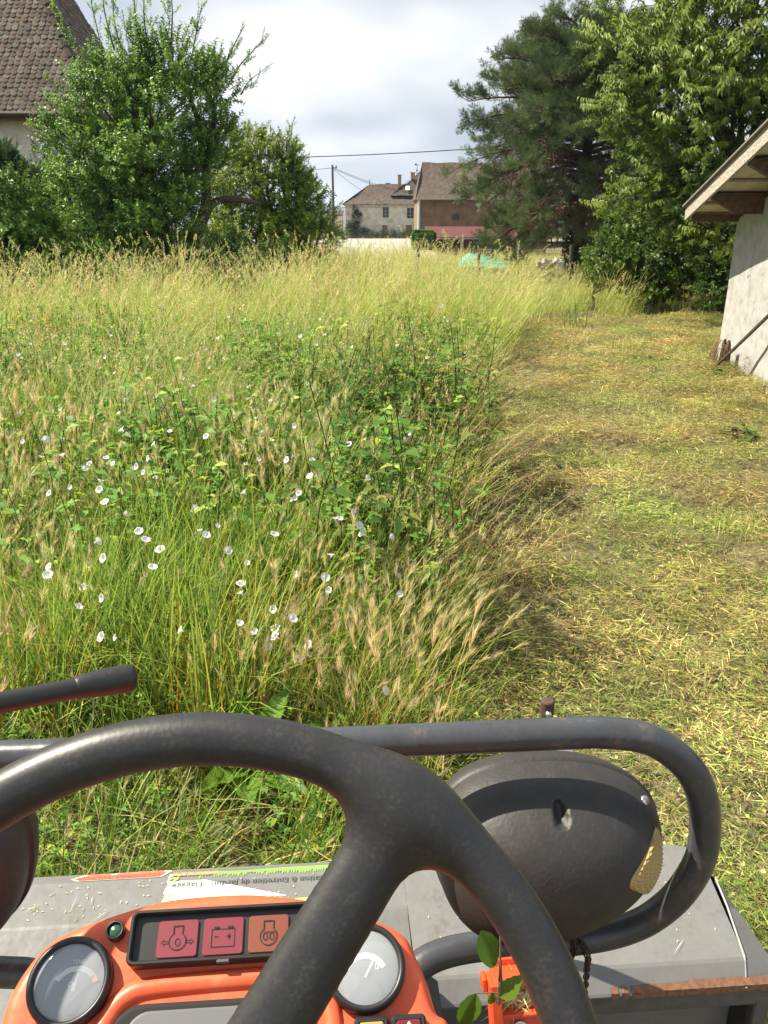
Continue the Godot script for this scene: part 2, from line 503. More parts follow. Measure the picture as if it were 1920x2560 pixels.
# ---------------------------------------------------------------- ground, road, far land
func make_ground() -> void:
	var xs := []
	var zs := []
	for s in [-1.0, 1.0]:
		var x := 0.0
		var st := 0.12
		while x < 3500.0:
			xs.append(s * x)
			x += st
			if x > 5.0: st *= 1.22
	xs.sort()
	var z := 6.0
	while z > -22.0:
		zs.append(z); z -= 0.14
	var sz := 0.2
	while z > -4200.0:
		zs.append(z); z -= sz; sz *= 1.18
	zs.push_front(40.0); zs.push_front(400.0); zs.push_front(3000.0)
	var rows := []
	var last := -1e9
	var clean := []
	for x in xs:
		if x - last > 1e-4: clean.append(x)
		last = x
	for zz in zs:
		var row := PackedVector3Array()
		for x in clean: row.append(Vector3(x, ground_y(x, zz), zz))
		rows.append(row)
	var g := Geo.new()
	g.grid(rows)
	struct("ground", g, M.soil)
	# pale gravel yard and road in front of the houses
	g = Geo.new()
	g.grid([PackedVector3Array([Vector3(-7.5, 0.012, -46), Vector3(3.2, 0.012, -46)]), PackedVector3Array([Vector3(-5.6, 0.012, -90), Vector3(4.0, 0.012, -90)]), PackedVector3Array([Vector3(-40, 0.012, -98), Vector3(30, 0.012, -98)]), PackedVector3Array([Vector3(-60, 0.012, -113), Vector3(40, 0.012, -113)])], false, false)
	struct("road", g, M.gravel)
	# wooded hill on the skyline
	var hn := FastNoiseLite.new()
	hn.seed = 17; hn.frequency = 0.0012; hn.fractal_octaves = 5
	rows = []
	for r in 7:
		var row := PackedVector3Array()
		for k in 161:
			var x := -2600.0 + k * 32.5
			var h := (48.0 + 55.0 * hn.get_noise_2d(x, 0) + 14.0 * hn.get_noise_2d(x * 14.0, r * 90.0)) * sin(r / 6.0 * PI * 0.5) - 2.0
			row.append(Vector3(x, h, -2300.0 - r * 110.0))
		rows.append(row)
	g = Geo.new()
	g.grid(rows)
	struct("hill", g, M.forest)

# ---------------------------------------------------------------- buildings
func tile_mesh(w: float, l: float, seed_: int) -> ArrayMesh:   # flat tile, round lower end; x across, y up the slope, z out of the roof
	rng.seed = seed_
	var g := Geo.new()
	var out := []
	for k in 7:
		var a := PI + PI * k / 6.0
		out.append(Vector2(cos(a) * w * 0.5, w * 0.42 + sin(a) * w * 0.42))
	out.append(Vector2(w * 0.5, l)); out.append(Vector2(-w * 0.5, l))
	var th := 0.016
	var bow := R(-0.006, 0.006)
	var top := []
	for p in out:
		top.append(Vector3(p.x, p.y, 0.036 - 0.026 * p.y / l + bow * (p.x / w) + R(0, 0.003)))
	var mid := Vector3(0, l * 0.5, 0.03)
	for k in top.size():
		var a: Vector3 = top[k]
		var b: Vector3 = top[(k + 1) % top.size()]
		g.tri(mid, a, b)
		if k < 7: g.quad_out(a, b, b - Vector3(0, 0, th), a - Vector3(0, 0, th), Vector3(0, l * 0.5, 0))
	return g.mesh()

func make_left_house() -> void:
	var h := thing("house", "old house with steep brown tiled pyramid roof behind the bushy tree at left", "house", Vector3(-11.31, 0, -27.39))
	var g := Geo.new()
	g.box(Transform3D(Basis.IDENTITY, Vector3(0, 2.25, 0)), Vector3(5.9, 4.6, 5.9), 0.02)
	part("wall", g, M.plaster, h)
	g = Geo.new()
	var c := [Vector3(3.39, 4.63, 3.39), Vector3(3.39, 4.63, -3.39), Vector3(-3.39, 4.63, -3.39), Vector3(-3.39, 4.63, 3.39)]
	var top := Vector3(0, 11.41, 0)
	for k in 4: g.tri(c[k], c[(k + 1) % 4], top)
	g.quad(c[3], c[2], c[1], c[0])
	var roof := part("roof", g, M.tile_base, h)
	g = Geo.new()
	for k in 4:
		var a: Vector3 = c[k]
		var b: Vector3 = c[(k + 1) % 4]
		g.bar(a - Vector3(0, 0.1, 0) - a.sign() * Vector3(0.02, 0, 0.02), b - Vector3(0, 0.1, 0) - b.sign() * Vector3(0.02, 0, 0.02), 0.03, 0.2)
	part("fascia", g, M.wood, h)
	g = Geo.new()
	for k in [0, 3]:
		var a: Vector3 = c[k] + Vector3(0.06, -0.04, 0.06) * c[k].sign()
		var b: Vector3 = c[(k + 1) % 4] + Vector3(0.06, -0.04, 0.06) * c[(k + 1) % 4].sign()
		g.tube(PackedVector3Array([a, b]), 0.07, 8)
	part("gutter", g, M.iron, h)
	# tiles
	var variants := []
	for k in 4: variants.append(tile_mesh(0.172, 0.26, 100 + k))
	rng.seed = 1200
	var cand := []
	var L := 7.58
	for side in 2:
		var origin := Vector3(3.39, 4.63, 3.39)
		var along := Vector3(-1, 0, 0) if side == 0 else Vector3(0, 0, -1)
		var up := Vector3(0, 6.78, -3.39) / L if side == 0 else Vector3(-3.39, 6.78, 0) / L
		var nn := Vector3(0, 3.39, 6.78) / L if side == 0 else Vector3(6.78, 3.39, 0) / L
		var right := up.cross(nn)
		for r in 54:
			var q := r * 0.13 - 0.05
			var lo := maxf(0.0, 3.39 * q / L)
			var hi := 6.78 - lo
			var k := 0
			var a := lo + 0.06 + (0.089 if r % 2 else 0.0)
			while a < hi:
				var p := origin + along * a + up * (q + R(-0.012, 0.012)) + nn * R(0.0, 0.012)
				var t := Transform3D(Basis(right, up, nn) * Basis(Vector3.BACK, R(-0.05, 0.05)) * Basis(Vector3.RIGHT, R(-0.02, 0.02)), p)
				var wp := p + h.position
				var score := 0.0 if side == 0 and in_view(wp.x, wp.y, wp.z, 0.1) else 100.0
				cand.append([score + wp.distance_to(Vector3(0, 1.75, 0)), t])
				a += 0.178
	cand.sort_custom(func(x, y): return x[0] < y[0])
	for k in 300:
		part("roof_tile", variants[rng.randi() % 4], M.tiles[rng.randi() % 5], roof, cand[k][1])
	for q in 5:
		var xs := []
		for k in range(300 + q, cand.size(), 5): xs.append(cand[k][1])
		xs.shuffle()
		scatter("roof_tiles", variants[q % 4], M.tiles[q], roof, xs)
	# hip tiles
	var e := Vector3(-3.39, 6.78, -3.39).normalized()
	for k in 22:
		g = Geo.new()
		var rows := []
		for r in 2:
			var row := PackedVector3Array()
			for j in 9:
				var a := PI * (j / 8.0)
				row.append(Vector3(cos(a) * (0.125 - 0.02 * r), r * 0.42, sin(a) * (0.115 - 0.02 * r)))
			rows.append(row)
		g.grid(rows, false, true)
		g.grid(rows)
		var z := (Vector3(1, 1.15, 1).normalized() - e * e.dot(Vector3(1, 1.15, 1).normalized())).normalized()
		part("ridge_tile", g, M.tiles[[1, 3, 2][k % 3]], roof, Transform3D(Basis(e.cross(z), e, z) * Basis(Vector3.BACK, R(-0.03, 0.03)), Vector3(3.39, 4.65, 3.39) + e * (k * 0.345) + z * 0.0))

func make_shed() -> void:
	var s := thing("shed", "whitewashed concrete shed with overhanging plank-edged roof at right edge", "shed", Vector3(4.645, 0, -11.05))
	s.transform.basis = Basis(Vector3(0.9906, 0, 0.137), Vector3.UP, Vector3(-0.137, 0, 0.9906))
	var sl := 0.215
	var line := func(z: float) -> float: return 1.84 + sl * (z if z < 3.6 else 7.2 - z)
	var g := Geo.new()
	var rows := []
	# gable wall with uneven face, then the other walls
	for r in 15:
		var row := PackedVector3Array()
		for k in 33:
			var z := k / 32.0 * 7.2
			var y: float = (line.call(z) - 0.02) * (r / 14.0) - 0.1 * (1.0 - r / 14.0)
			row.append(Vector3(0.008 * patches.get_noise_2d(z * 4.0, y * 4.0) + (0.01 if y < 0.3 else 0.0) * -1.0, y, z))
		rows.append(row)
	g.grid(rows, false, false)
	g.quad(Vector3(5, -0.1, 0), Vector3(0, -0.1, 0), Vector3(0, 1.82, 0), Vector3(5, 1.82, 0))
	g.quad(Vector3(0, -0.1, 7.2), Vector3(5, -0.1, 7.2), Vector3(5, 1.82, 7.2), Vector3(0, 1.82, 7.2))
	g.quad(Vector3(5, -0.1, 7.2), Vector3(5, -0.1, 0), Vector3(5, 1.82, 0), Vector3(5, 1.82, 7.2))
	part("wall", g, M.concrete, s)
	# roof sheets
	g = Geo.new()
	var up := Vector3(0, 1, -sl).normalized()
	var n1 := Vector3(0, sl, 1).normalized()
	for side in [0, 1]:
		var a := Vector3(2.2, line.call(-0.15) + 0.175, -0.22)
		var b := Vector3(2.2, line.call(3.6) + 0.175, 3.62)
		if side == 1:
			a.z = 7.2 - a.z; b.z = 7.2 - b.z
		g.bar(a, b, 5.75, 0.025, Vector3.UP, 0.003)
	var roof := part("roof", g, M.fibre, s)
	g = Geo.new()
	for side in [0, 1]:
		for k in 4:
			var z0 := -0.14 + k * 0.93
			var z1 := z0 + 0.92
			var a := Vector3(2.2, line.call(z0) + 0.075, z0)
			var b := Vector3(2.2, line.call(minf(z1, 3.58)) + 0.075, minf(z1, 3.58))
			if side == 1:
				a.z = 7.2 - a.z; b.z = 7.2 - b.z
			g.bar(a, b, 5.5, 0.02, Vector3.UP, 0.004)
	part("soffit", g, M.panel, roof)
	for side in [0, 1]:
		g = Geo.new()
		var a := Vector3(-0.62, line.call(-0.15) + 0.08, -0.17)
		var b := Vector3(-0.62, line.call(3.6) + 0.08, 3.6)
		if side == 1:
			a.z = 7.2 - a.z; b.z = 7.2 - b.z
		g.bar(a, b, 0.032, 0.165, Vector3.UP, 0.004)
		part("rake_board", g, M.grey_wood, roof)
	# purlins that stick out of the wall
	for z in [1.0, 2.35, 3.6, 4.85, 6.2]:
		g = Geo.new()
		var y: float = line.call(z) + 0.05
		var w := 0.06
		var p := [Vector3(0.1, y, 0), Vector3(-0.59, y, 0), Vector3(-0.59, y - 0.07, 0), Vector3(-0.30, y - 0.23, 0), Vector3(0.1, y - 0.23, 0)]
		var mid := Vector3(-0.2, y - 0.1, z)
		for k in 5:
			var a: Vector3 = p[k]
			var b: Vector3 = p[(k + 1) % 5]
			g.quad_out(a + Vector3(0, 0, z - w), b + Vector3(0, 0, z - w), b + Vector3(0, 0, z + w), a + Vector3(0, 0, z + w), mid)
		for e in [-w, w]:
			g.quad_out(p[0] + Vector3(0, 0, z + e), p[1] + Vector3(0, 0, z + e), p[2] + Vector3(0, 0, z + e), p[3] + Vector3(0, 0, z + e), mid)
			g.quad_out(p[0] + Vector3(0, 0, z + e), p[3] + Vector3(0, 0, z + e), p[4] + Vector3(0, 0, z + e), p[0] + Vector3(0, 0, z + e - 0.0005), mid)
		part("purlin", g, M.wood, roof)
	for z in [0.0, 7.2]:
		g = Geo.new()
		g.box(Transform3D(Basis.IDENTITY, Vector3(-0.24, 1.84, z)), Vector3(0.66, 0.10, 0.09), 0.006)
		part("wall_plate", g, M.wood, roof)
	for z in [0.55, 1.55]:
		g = Geo.new()
		g.bar(Vector3(-0.3 - 0.28, line.call(z) + 0.045, z), Vector3(0.05, line.call(z) + 0.045, z), 0.05, 0.03)
		part("batten", g, M.grey_wood, roof)
	g = Geo.new()
	g.tube(curve([Vector3(0.0, 1.16, 0.95), Vector3(-0.03, 1.16, 0.95), Vector3(-0.035, 1.145, 0.945), Vector3(-0.025, 1.13, 0.94)], 4), 0.004, 6)
	part("hook", g, M.iron, s)
	# rotten post by the wall
	var at := Vector3(4.36, 0, -10.16)
	g = Geo.new()
	rng.seed = 5
	for k in 9:
		var a := R(0, TAU)
		var r := R(0.0, 0.055)
		var b := Vector3(cos(a) * r, -0.05, sin(a) * r)
		var tall := R(0.3, 0.46)
		g.tube(curve([b, b + Vector3(R(-0.01, 0.01), tall * 0.5, R(-0.01, 0.01)), b * 0.9 + Vector3(R(-0.02, 0.02), tall, R(-0.02, 0.02))], 3), [0.034, 0.036, 0.033, 0.034, 0.034, 0.03, 0.016], 6)
	var post := thing("rotten_post", "broken brown wooden post stub standing against the white shed wall", "post", at)
	part("trunk", g, M.wood, post)
	g = Geo.new()
	for k in 26:
		var a := R(2.2, 5.2)
		var b := Vector3(cos(a) * 0.09, R(0.25, 0.4), sin(a) * 0.08)
		g.tube(curve([b, b + Vector3(R(-0.1, 0), R(-0.12, 0.0), R(-0.05, 0.05)), b + Vector3(R(-0.16, 0.0), R(-0.3, -0.2), R(-0.08, 0.08))], 4), 0.003, 3, false)
	part("dead_root", g, M.deadwood, post)
	for k in 2:
		g = Geo.new()
		var w := s.transform
		var d := 0.05 * k
		g.tube(curve([w * Vector3(-0.36 - d * 0.4, -0.02, 1.05 + d), w * Vector3(-0.20, 0.5, 1.75 + d * 0.6), w * Vector3(-0.06, 1.15, 2.75 + d * 0.5)], 6), 0.018 if k == 0 else 0.013, 7)
		tag(part("pole", g, M.iron, self), ["thicker dark metal pole leaning on the white shed wall", "thinner dark pole leaning just behind a thicker one on the shed"][k], "pole", "poles leaning on the shed")

func wall_window(parent: Node, at: Vector3, w: float, h: float, kind: String) -> void:   # on a wall that faces +z
	var g := Geo.new()
	for q in [[0, h * 0.5 + 0.05, w + 0.24, 0.1], [0, -h * 0.5 - 0.06, w + 0.34, 0.12], [-w * 0.5 - 0.06, 0, 0.12, h], [w * 0.5 + 0.06, 0, 0.12, h]]:
		g.box(Transform3D(Basis.IDENTITY, at + Vector3(q[0], q[1], 0.03)), Vector3(q[2], q[3], 0.1), 0.01)
	var f := part("window" if kind == "window" else "shutter_opening", g, M.old_plaster, parent)
	if kind == "window":
		for s in [-1, 1]:
			g = Geo.new()
			g.box(Transform3D(Basis.IDENTITY, at + Vector3(s * w * 0.25, 0, 0.012)), Vector3(w * 0.5, h, 0.02), 0.003)
			part("pane", g, M.dark_glass, f)
		g = Geo.new()
		g.box(Transform3D(Basis.IDENTITY, at + Vector3(0, 0, 0.03)), Vector3(0.09, h, 0.04), 0.004)
		for y in [-0.22, 0.12]:
			g.box(Transform3D(Basis.IDENTITY, at + Vector3(0, h * y, 0.033)), Vector3(w, 0.05, 0.04), 0.004)
		part("window_frame", g, M.grey_wood, f)
	else:
		for s in [-1, 1]:
			g = Geo.new()
			g.box(Transform3D(Basis.IDENTITY, at + Vector3(s * w * 0.25, 0, 0.03)), Vector3(w * 0.49, h, 0.05), 0.01)
			part("shutter", g, M.shutter, f)

func hip_roof(a: Vector3, b: Vector3, ridge_y: float, inset_l: float, inset_r: float) -> Geo:   # a: front left eave, b: back right eave
	var g := Geo.new()
	var mz := (a.z + b.z) * 0.5
	var rl := Vector3(a.x + inset_l, ridge_y, mz)
	var rr := Vector3(b.x - inset_r, ridge_y, mz)
	var fr := Vector3(b.x, a.y, a.z)
	var bl := Vector3(a.x, a.y, b.z)
	# a little sag and unevenness in the slopes
	for q in [[a, fr, rr, rl], [b, bl, rl, rr]]:
		var rows := []
		for r in 9:
			var row := PackedVector3Array()
			for k in 17:
				var p: Vector3 = q[0].lerp(q[1], k / 16.0).lerp(q[3].lerp(q[2], k / 16.0), r / 8.0)
				p.y += patches.get_noise_2d(p.x * 2.0, p.z * 2.0 + p.y) * 0.12 - 0.25 * sin(PI * r / 8.0) + (0.22 if r == 0 else 0.0) * 0.0
				row.append(p)
			rows.append(row)
		g.grid(rows)
	g.tri(bl, a, rl); g.tri(fr, b, rr)
	g.quad(bl, b, fr, a)
	return g

func make_far_house() -> void:
	M.shutter = tri_tex(mat(Color(1, 1, 1), 0.85), noise_tex(90, 0.03, [[0.2, Color(0.16, 0.08, 0.04)], [0.8, Color(0.26, 0.14, 0.07)]]), 1.0)
	var h := thing("farmhouse", "pale old farmhouse with mossy brown roof beyond the gravel road", "house", Vector3(0, 0, -120))
	var g := Geo.new()
	g.box(Transform3D(Basis.IDENTITY, Vector3(2.1, 2.2, -4.5)), Vector3(15.3, 4.8, 9.0), 0.03)
	part("wall", g, M.old_plaster, h)
	var roof := part("roof", hip_roof(Vector3(-6.0, 4.5, 0.5), Vector3(10.5, 4.5, -9.5), 7.35, 3.9, 4.0), M.far_roof, h)
	part("tower_roof", hip_roof(Vector3(0.9, 5.7, -1.2), Vector3(12.5, 5.7, -8.0), 9.0, 4.2, 4.0), M.far_roof, h)
	for q in [[2.25, 7.65, 0.5, 1.7, -3.6], [0.57, 7.1, 0.6, 0.7, -5.0], [4.15, 8.4, 0.6, 0.8, -3.4]]:
		g = Geo.new()
		g.box(Transform3D(Basis.IDENTITY, Vector3(q[0], q[1], q[4])), Vector3(q[2], q[3], 0.6), 0.03)
		g.box(Transform3D(Basis.IDENTITY, Vector3(q[0], q[1] + q[3] * 0.5 + 0.04, q[4])), Vector3(q[2] + 0.14, 0.1, 0.74), 0.02)
		part("chimney", g, M.old_brick if M.has("old_brick") else M.grey_wood, roof)
	g = Geo.new()
	g.box(Transform3D(Basis(Vector3.RIGHT, -0.9), Vector3(3.4, 6.72, -2.0)), Vector3(0.6, 0.95, 0.08), 0.02)
	part("skylight", g, M.white, roof)
	g = Geo.new()
	g.tube(PackedVector3Array([Vector3(4.8, 8.8, -4.6), Vector3(4.8, 10.1, -4.6)]), 0.035, 6)
	g.tube(PackedVector3Array([Vector3(4.55, 9.95, -4.6), Vector3(5.15, 9.9, -4.4)]), 0.03, 6)
	g.box(Transform3D(Basis.IDENTITY, Vector3(4.6, 10.0, -4.6)), Vector3(0.25, 0.22, 0.03), 0.005)
	g.lathe(Transform3D(Basis.IDENTITY, Vector3(4.8, 9.2, -4.6)), [[0.02, -0.15], [0.16, 0.0], [0.02, 0.15]], 8)
	part("weather_vane", g, M.iron, roof)
	g = Geo.new()
	g.tube(PackedVector3Array([Vector3(-2.1, 7.2, -4.6), Vector3(-2.1, 8.0, -4.6)]), 0.05, 6)
	part("finial", g, M.iron, roof)
	wall_window(h, Vector3(0.25, 3.45, 0.0), 0.85, 1.4, "window")
	wall_window(h, Vector3(3.75, 3.35, 0.0), 0.95, 1.4, "window")
	wall_window(h, Vector3(0.12, 1.05, 0.0), 0.75, 1.35, "shutter")
	wall_window(h, Vector3(3.58, 0.95, 0.0), 0.85, 1.6, "shutter")
	# annex
	var x := thing("annex", "small lean-to wall at the left end of the pale farmhouse", "outbuilding", Vector3(-7.1, 0, -122))
	g = Geo.new()
	g.box(Transform3D(Basis.IDENTITY, Vector3(0, 1.5, -1.5)), Vector3(2.0, 3.2, 3.0), 0.03)
	part("wall", g, M.old_plaster, x)
	g = Geo.new()
	g.bar(Vector3(0, 3.1, 0.3), Vector3(0, 3.7, -3.2), 2.3, 0.14)
	part("roof", g, M.far_roof, x)

func make_barn() -> void:
	var b := thing("barn", "brown earth-walled barn with patchy tiled roof behind the pine", "barn", Vector3(3.1, 0, -80))
	var g := Geo.new()
	g.box(Transform3D(Basis.IDENTITY, Vector3(6.3, 1.4, -4.5)), Vector3(12.4, 5.4, 9.0), 0.03)
	part("wall", g, M.adobe, b)
	var roof := part("roof", hip_roof(Vector3(-0.15, 4.05, 0.55), Vector3(13.0, 4.05, -9.5), 7.5, 0.8, 1.0), M.far_roof, b)
	g = Geo.new()
	g.bar(Vector3(-0.15, 4.02, 0.62), Vector3(13.0, 4.02, 0.62), 0.12, 0.12)
	part("gutter", g, M.grey_wood, roof)
	g = Geo.new()
	g.tube(PackedVector3Array([Vector3(0.22, -1.0, 0.12), Vector3(0.22, 3.5, 0.12), Vector3(0.2, 3.98, 0.5)]), 0.13, 8)
	part("downpipe", g, M.pipe if M.has("pipe") else M.white, b)
	g = Geo.new()
	for q in [[0, 0.24, 0.6, 0.08], [0, -0.24, 0.6, 0.08], [-0.27, 0, 0.08, 0.4], [0.27, 0, 0.08, 0.4]]:
		g.box(Transform3D(Basis.IDENTITY, Vector3(3.74 + q[0], 2.5 + q[1], 0.01)), Vector3(q[2], q[3], 0.1), 0.01)
	var w := part("window", g, M.wood, b)
	g = Geo.new()
	g.box(Transform3D(Basis.IDENTITY, Vector3(3.74, 2.5, 0.02)), Vector3(0.46, 0.4, 0.04), 0.005)
	part("pane", g, M.dark_glass, w)
	# carport in front of it
	var red := tri_tex(mat(Color(1, 1, 1), 0.95), noise_tex(93, 0.02, [[0.2, Color(0.075, 0.019, 0.018)], [0.7, Color(0.11, 0.028, 0.026)], [0.9, Color(0.16, 0.065, 0.06)]]), 3.0)
	var c := thing("carport", "carport with red ribbed metal roof and dark red doors below the barn", "carport", Vector3(3.75, -1.1, -72))
	var rows := []
	for r in 2:
		var row := PackedVector3Array()
		for k in 81:
			row.append(Vector3(-0.1 + k * 0.1, 1.86 + r * 0.85 + (0.04 if k % 2 else 0.0), 0.3 - r * 3.4))
		rows.append(row)
	g = Geo.new()
	g.grid(rows)
	part("roof", g, red, c)
	g = Geo.new()
	g.box(Transform3D(Basis.IDENTITY, Vector3(3.9, 1.76, 0.28)), Vector3(8.0, 0.14, 0.06), 0.01)
	part("fascia", g, M.grey_wood, c)
	for x in [0.35, 2.95, 5.5, 7.8]:
		g = Geo.new()
		g.box(Transform3D(Basis.IDENTITY, Vector3(x, 0.82, 0.1)), Vector3(0.22, 1.85, 0.22), 0.02)
		part("pillar", g, M.old_plaster, c)
	for x in [1.65, 4.22, 6.65]:
		g = Geo.new()
		for k in 12:
			g.box(Transform3D(Basis.IDENTITY, Vector3(x - 1.1 + k * 0.2, 0.82, -0.15)), Vector3(0.19, 1.8, 0.05), 0.008)
		part("door", g, red, c)
	g = Geo.new()
	g.box(Transform3D(Basis.IDENTITY, Vector3(-0.35, 0.6, 0.5)), Vector3(1.2, 1.2, 1.0), 0.03)
	g.box(Transform3D(Basis.IDENTITY, Vector3(-0.35, 1.24, 0.5)), Vector3(1.36, 0.08, 1.16), 0.02)
	var cup := part("cabinet", g, M.white, self, Transform3D(Basis.IDENTITY, Vector3(3.3, -0.42, -72)))
	tag(cup, "white cabinet top showing above the clipped hedge by the carport", "cabinet")

func make_far_bits() -> void:
	# power pole and wires
	var p := thing("power_pole", "dark wooden power pole left of the pale farmhouse", "power pole", Vector3(-4.8, 0, -80))
	var g := Geo.new()
	g.tube(PackedVector3Array([Vector3(0, -0.3, 0), Vector3(0, 4, 0), Vector3(0, 7.0, 0)]), [0.13, 0.12, 0.095], 10)
	part("pole", g, M.pole if M.has("pole") else M.grey_wood, p)
	g = Geo.new()
	g.tube(PackedVector3Array([Vector3(-0.05, 6.75, 0.1), Vector3(0.4, 6.75, 0.1)]), 0.04, 6)
	g.lathe(Transform3D(Basis.IDENTITY, Vector3(0.35, 6.77, 0.1)), [[0.0, 0.0], [0.07, 0.02], [0.05, 0.1], [0.07, 0.16], [0.0, 0.2]], 8)
	part("insulator", g, M.iron, p)
	var black := mat(Color(0.02, 0.02, 0.022), 0.7)
	var spans := [
		[Vector3(-4.75, 6.8, -80), Vector3(5.6, 5.9, -118), 0.5, "upper sagging wire from the power pole to the farmhouse"],
		[Vector3(-4.75, 6.7, -80), Vector3(9.0, 5.6, -110), 0.95, "lower sagging wire from the power pole towards the barn"],
		[Vector3(-4.75, 6.65, -80), Vector3(0.5, 4.4, -119), 0.3, "thin slanting service wire dropping to the farmhouse eaves"],
		[Vector3(-4.85, 6.75, -80), Vector3(-30, 6.0, -82), 0.4, "wire running left from the power pole behind the trees"],
		[Vector3(-30, 4.6, -78), Vector3(0.5, 4.1, -119), 0.4, "low thin wire from behind the trees to the farmhouse"],
		[Vector3(-28, 6.6, -64), Vector3(22, 7.9, -58), 0.9, "thick single cable crossing the sky high above the farmhouse"]]
	for s in spans:
		g = Geo.new()
		var pts := PackedVector3Array()
		for k in 25:
			var t := k / 24.0
			pts.append(s[0].lerp(s[1], t) - Vector3(0, s[2] * 4.0 * t * (1.0 - t), 0))
		g.tube(pts, 0.032 if s[2] == 0.9 else 0.02, 5, false)
		tag(part("power_line", g, black, self), s[3], "power line", "overhead wires")
	# tarpaulin over a heap
	rng.seed = 77
	var rows := []
	for r in 9:
		var row := PackedVector3Array()
		for k in 21:
			var x := -0.95 + k * 0.095
			var a := r / 8.0
			var env := pow(maxf(0.0, 1.0 - pow(absf(x) / 0.98, 3.0)), 0.6)
			var y := 0.62 * env * sin(PI * clampf(a, 0.04, 0.96)) * (0.72 - 0.38 * x)
			row.append(Vector3(x, y + patches.get_noise_2d(x * 22.0, a * 30.0) * 0.07 * env, 0.75 - a * 1.5 + patches.get_noise_2d(x * 9.0 + 30.0, a * 20.0) * 0.06))
		rows.append(row)
	g = Geo.new()
	g.grid(rows)
	var tarp := mat(Color(0.10, 0.40, 0.33), 0.45)
	tag(part("tarpaulin", g, tarp, self, Transform3D(Basis(Vector3.UP, -0.15), Vector3(3.86, 0.2, -32))), "turquoise tarpaulin over a low heap under the pine", "tarpaulin")
	g = Geo.new()
	for k in 22:
		var a := Vector3(R(-0.85, 0.8), R(0.05, 0.36), R(-0.6, 0.55))
		g.tube(PackedVector3Array([a - Vector3(0.0, 0, 0.25), a + Vector3(R(-0.05, 0.05), 0, 0.28)]), R(0.05, 0.09), 7)
	tag(part("log_pile", g, M.deadwood, self, Transform3D(Basis(Vector3.UP, -0.15), Vector3(3.86, -0.13, -32))), "pile of logs beneath the turquoise tarpaulin", "logs")
	# wire fence at the back of the mown strip
	var f := thing("wire_fence", "low wire fence on thin posts in front of the pine trunk", "fence", Vector3(0, 0, -22.5))
	for x in [0.9, 2.55, 5.05, 6.9, 8.8]:
		g = Geo.new()
		g.tube(PackedVector3Array([Vector3(x, -0.2, 0), Vector3(x + 0.03, 0.6, 0), Vector3(x + 0.02, 1.25, 0)]), 0.045, 7)
		part("post", g, M.post, f)
	for y in [0.45, 0.78, 1.1]:
		g = Geo.new()
		var pts := PackedVector3Array()
		for k in 30: pts.append(Vector3(0.9 + k * 0.272, y - 0.03 * absf(sin(k * 0.45)), 0.05))
		g.tube(pts, 0.004, 4, false)
		part("wire", g, M.iron, f)
	# pale stone gate pillar in the dark hedge
	g = Geo.new()
	g.box(Transform3D(Basis(Vector3.UP, 0.2), Vector3(0, 0.55, 0)), Vector3(0.20, 1.3, 0.20), 0.02)
	g.box(Transform3D(Basis(Vector3.UP, 0.3), Vector3(0.01, 1.24, 0)), Vector3(0.27, 0.10, 0.27), 0.02)
	tag(part("stone_post", g, M.concrete, self, Transform3D(Basis.IDENTITY, Vector3(5.75, -0.15, -17.5))), "weathered pale stone post half hidden in the dark hedge", "post")
	g = Geo.new()
	for k in 12:
		var t := Transform3D(Basis.from_euler(Vector3(R(0, 6), R(0, 6), R(0, 6))), Vector3(R(-0.35, 0.35), R(0.0, 0.3), R(-0.2, 0.2)))
		g.box(t, Vector3(R(0.18, 0.34), R(0.12, 0.2), R(0.15, 0.28)), 0.03)
	tag(part("rubble", g, M.old_plaster, self, Transform3D(Basis.IDENTITY, Vector3(5.2, 0.45, -25.5))), "heap of pale rubble behind the wire fence", "rubble")
	# clipped hedge block
	g = Geo.new()
	rng.seed = 8
	var xs := []
	var cols := []
	var tw := leaf_twig(0.16, 12, 0.05, 0.03, 0.1, 55, false)
	for k in 2600:
		var q := Vector3(R(-0.7, 0.7), R(0.05, 1.3), R(-0.7, 0.7))
		var side := rng.randi() % 3
		if side == 0: q.x = signf(q.x) * 0.7
		elif side == 1: q.z = signf(q.z) * 0.7
		else: q.y = 1.3
		var d := Vector3(q.x if side == 0 else R(-0.3, 0.3), 1.0 if side == 2 else R(-0.1, 0.4), q.z if side == 1 else R(-0.3, 0.3))
		xs.append(Transform3D(frame(d, R(0, TAU)).scaled(Vector3.ONE * R(0.9, 1.5)), q))
		cols.append(Color(0.07, 0.17, 0.02) * R(0.8, 1.25))
	var hd := thing("clipped_hedge", "square clipped green hedge in front of the carport", "hedge", Vector3(2.95, -0.1, -62))
	g.box(Transform3D(Basis.IDENTITY, Vector3(0, 0.65, 0)), Vector3(1.3, 1.25, 1.3), 0.1)
	part("core", g, mat(Color(0.07, 0.15, 0.02), 0.95), hd)
	scatter("foliage", tw, M.leaf, hd, xs, cols)

